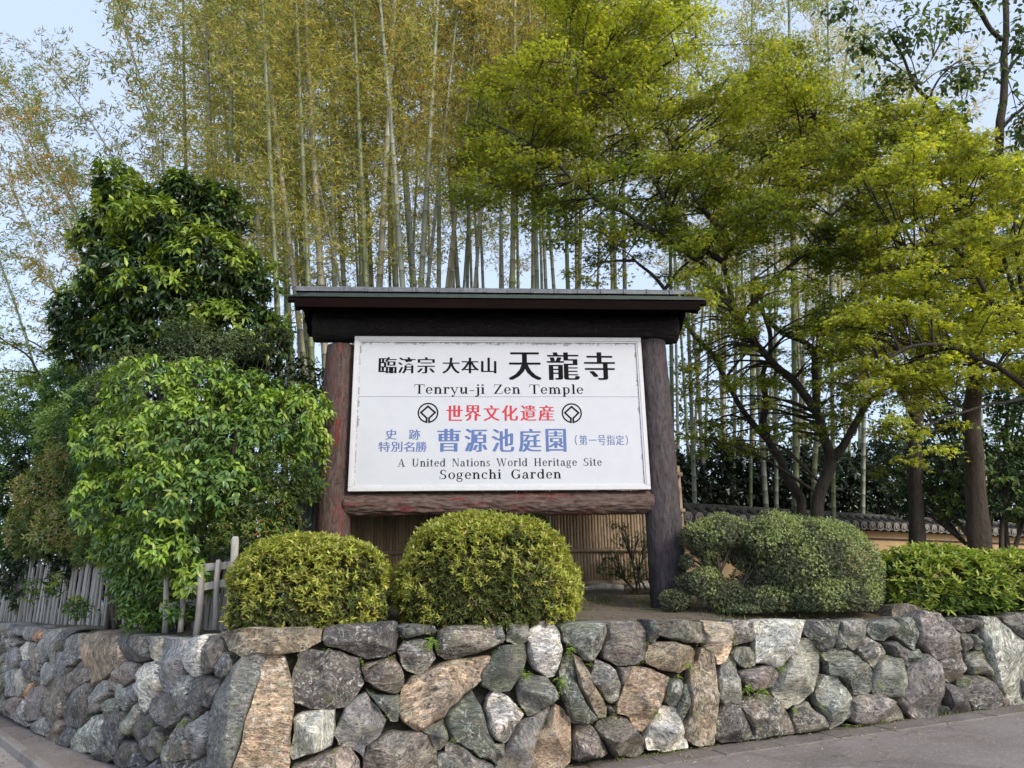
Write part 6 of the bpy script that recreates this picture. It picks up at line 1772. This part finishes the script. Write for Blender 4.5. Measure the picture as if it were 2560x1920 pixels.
# far trees closing the gaps low on the left and behind the sign
ft = at(300, 1000, 24)
f1 = thing('far_shrubbery', 'distant mid green shrubbery seen low between the bamboo stems', 'shrub', (ft.x, ft.y, 1.6))
foliage('foliage', f1, [lobe(x, 1010 + 25*math.sin(x*.05), 130, 120, 24+(x % 7)*.3, 1.5) for x in range(700, 2700, 110)], 4200, 4, .22, .09, [(1, (.15, .22, .07)), (1, (.2, .27, .08))], [(1, (.06, .10, .04))], .45, seed=97, org=(ft.x, ft.y, 1.6), shape='diamond', droop=.3, lump=.3, shell=.7)
# ================================================================ SMALL THINGS
def crop(c, x, y): ox, oy, k = CROPS[c]; return ox + x/k, oy + y/k
FERNS = [('A', 1665, 170, .15, 16, 'hanging fern below the dark cap slab under the big azalea'), ('A', 1165, 300, .05, 7, 'tiny fern in the joint above the smooth grey cobble'),
 ('A', 930, 235, .05, 8, 'low weed over the big dark speckled boulder'), ('A', 1780, 320, .05, 7, 'yellow green sprig on top of the long tan diagonal stone'), ('A', 1800, 850, .06, 9, 'weed beside the dark green triangular stone'), ('A', 980, 925, .05, 7, 'clover under the white blocky stone'),
 ('B', 455, 525, .12, 13, 'dark spiky fern between the white upright stone and the green round one'), ('B', 525, 300, .10, 14, 'round leaved weed below the green cap stone'), ('B', 205, 480, .09, 10, 'thin fern right of the large green black stone'),
 ('B', 1395, 415, .08, 9, 'pale fern left of the long tan upright stone'), ('B', 1310, 490, .06, 8, 'small fern under the round banded stone'), ('B', 1150, 770, .10, 12, 'bright fern above the whitish dome stone'), ('B', 670, 405, .06, 9, 'pale moss tuft at the top of the slim tan stone'),
 ('B', 1810, 585, .11, 13, 'left fern of the bright pair over the dark dome stone'), ('B', 1905, 605, .11, 12, 'right fern of the bright pair over the dark dome stone'), ('B', 2050, 440, .08, 9, 'dark grass tuft under the wide pink and white cap stone'), ('B', 830, 790, .05, 8, 'clover on the flat topped brown stone'),
 ('C', 270, 985, .08, 10, 'weed right of the dark dome stone at the wall foot'), ('C', 495, 945, .08, 10, 'spiky weed left of the green brown boulder'), ('C', 1775, 640, .10, 10, 'grassy tuft on the small pale stones near the right end'), ('C', 1665, 740, .08, 10, 'bright weed above the dark leaning stone near the right end'),
 ('C', 970, 775, .07, 9, 'yellow green sprig between two green stones'), ('C', 705, 1120, .07, 10, 'clover at the foot of the wall left of the flat brown stone'),
 ('D', 1445, 1310, .09, 12, 'yellow green weed in the left wing beside the corner boulder'), ('D', 1175, 1315, .07, 10, 'dark ivy sprig low in the left wing')]
rf = np.random.default_rng(5)
for c, x, y, L_, n, lb in FERNS:
    px, py = crop(c, x, y); P = wall_hit(px, py); nn = wall_n(P.x); P = P + nn*.03
    t = thing('wall_fern', lb, 'fern', tuple(P), 0, 'ferns and weeds in the wall joints')
    N3 = V2(nn)
    d = norm(N3*.7 + rf.normal(0, .55, (n, 3)) + np.array([0, 0, .25]))
    b0 = rf.normal(0, .012, (n, 3))
    # fronds: a rib with paired leaflets
    PB = []; DD = []; LLn = []
    for i in range(n):
        l = L_*rf.uniform(.5, 1.1)
        side = np.cross(d[i], [0, 0, 1]); side /= np.linalg.norm(side)+1e-6
        for k in range(7):
            u = (k+.5)/7; p = b0[i] + d[i]*l*u + np.array([0, 0, -1])*l*.55*u*u
            for sg in (-1, 1):
                PB.append(p); DD.append(d[i]*.6 + side*sg*.9 + np.array([0, 0, -.2-.6*u])); LLn.append(l*.26*(1-.5*u))
    PB = np.array(PB); DD = np.array(DD)
    obj('fronds', leaves('fronds', PB, DD, N3[None]+np.array([0, 0, .8]) + rf.normal(0, .2, PB.shape), np.array(LLn), np.array(LLn)*.36, pick([(2, (.22, .34, .06)), (1, (.34, .42, .09)), (1, (.12, .20, .04))], len(PB), .2, rf), M_LEAF, 'diamond', .05), t)
# creeping green and moss in the joints and along the wall foot: nobody could count it
PB = []; CC = []
for line in STONES.strip().splitlines():
    t_ = line.split(); 
    if t_[0] == 'D' and rf.random() < .6: continue
    pts = [crop(t_[0], *map(float, a.split(','))) for a in t_[2:]]
    for k in range(len(pts)):
        if rf.random() < .16:
            a, b_ = pts[k], pts[(k+1) % len(pts)]; 
            for m_ in range(rf.integers(6, 22)):
                u = rf.random(); q = wall_hit(a[0]*(1-u)+b_[0]*u + rf.normal(0, 2), a[1]*(1-u)+b_[1]*u + rf.normal(0, 2))
                if q.z < top_z(q.x)-.03 and q.z > road_z(q.x): PB.append(V2(q) + V2(wall_n(q.x))*rf.uniform(-.03, .03))
for i in range(1500):
    s_ = rf.uniform(0, 8.5)
    if math.sin(s_*2.1)+math.sin(s_*5.3+1) < .35 and rf.random() < .8: continue
    p = Vector((CX, CY, 0)) + FD*s_ + FN*abs(rf.normal(.03, .03)); PB.append(np.array([p.x, p.y, road_z(p.x) + rf.uniform(.0, .02)]))
PB = np.array(PB); n = len(PB)
tag(obj('creeping_moss', leaves('creeping_moss', PB, rf.normal(0, 1, (n, 3)) + np.array([0, -.6, .4]), rf.normal(0, .4, (n, 3))+np.array([0, -.5, 1]), .018*rf.uniform(.6, 1.5, n), .012, pick([(2, (.15, .20, .045)), (1, (.26, .32, .07)), (1, (.10, .13, .03))], n, .2, rf), M_LEAF, 'diamond')), 'tiny green creepers and moss in the joints and along the wall foot', kind='stuff')
# fallen leaves
PB = []; 
for i in range(900):
    k = rf.random()
    if k < .45:
        s_ = rf.uniform(.5, 9.5); o_ = abs(rf.normal(.1, .35)); p = Vector((CX, CY, 0)) + FD*s_ + FN*o_; PB.append((p.x, p.y, road_z(p.x)+.008))
    elif k < .6:
        s_ = rf.uniform(0, 9); p = Vector((CX, CY, 0)) + LD*s_ + LN*rf.uniform(.02, .25); PB.append((p.x, p.y, -.026))
    else:
        x = rf.uniform(-1.2, 3.8); y = wall_y(x) + rf.uniform(.15, 2.6); PB.append((x, y, gz(x, y)+.012))
PB = np.array(PB); n = len(PB)
tag(obj('fallen_leaves', leaves('fallen_leaves', PB, rf.normal(0, 1, (n, 3))*np.array([1, 1, .12]), np.array([0, 0, 1.])+rf.normal(0, .2, (n, 3)), .045*rf.uniform(.5, 1.4, n), .014, pick([(3, (.42, .34, .20)), (2, (.26, .16, .08)), (1, (.5, .45, .3))], n, .2, rf), M_LEAF, 'fold', .1)), 'dry fallen bamboo leaves scattered on the road edge and the earth terrace', kind='stuff')
# grass and low litter on the terrace under the shrubs
PB = []
for i in range(7000):
    x = rf.uniform(-1.4, 6.2); y = wall_y(x) + rf.uniform(.12, 3.0)
    if 0.35 < x < 1.6 and y - wall_y(x) < 1.9 and rf.random() < .93: continue
    if wob(np.array([[x, y, 0]]), 2.2, 4)[0] < .15 and rf.random() < .85: continue
    PB.append((x, y, gz(x, y)))
PB = np.array(PB); n = len(PB)
tag(obj('ground_cover', leaves('ground_cover', PB, rf.normal(0, .5, (n, 3)) + np.array([0, 0, 1]), rf.normal(0, 1, (n, 3)), .055*rf.uniform(.4, 1.4, n), .009, pick([(2, (.13, .18, .045)), (2, (.22, .20, .09)), (1, (.08, .12, .03))], n, .2, rf), M_LEAF, 'diamond')), 'low grass and moss on the earth terrace', kind='stuff')
# loose stones on the terrace edge and pebbles beside the kerb
pr = random.Random(9)
V = []; F = []
for i in range(90):
    if i < 60:
        x = pr.uniform(-1.2, 6); y = wall_y(x) + pr.uniform(.12, .5); z = gz(x, y)
    else:
        y = pr.uniform(8.5, 13); x = kerb_x(y) - pr.uniform(.12, .6); z = -.115
    r = pr.uniform(.008, .026)
    vs = []
    for (a, b_, c_) in ((1,0,0),(0,1,0),(-1,0,0),(0,-1,0),(.5,.5,.7),(-.5,.5,.7),(-.5,-.5,.7),(.5,-.5,.7)):
        vs.append((x+a*r*pr.uniform(.8, 1.2), y+b_*r*pr.uniform(.8, 1.2), z+c_*r*pr.uniform(.7, 1.1)))
    V, F = merge([(V, F), (vs, [(0,1,5,4),(1,2,6,5),(2,3,7,6),(3,0,4,7),(4,5,6,7)])])
tag(obj('pebbles', mesh('pebbles', V, F, M_CONC)), 'loose pebbles along the wall top and the kerb', kind='stuff')
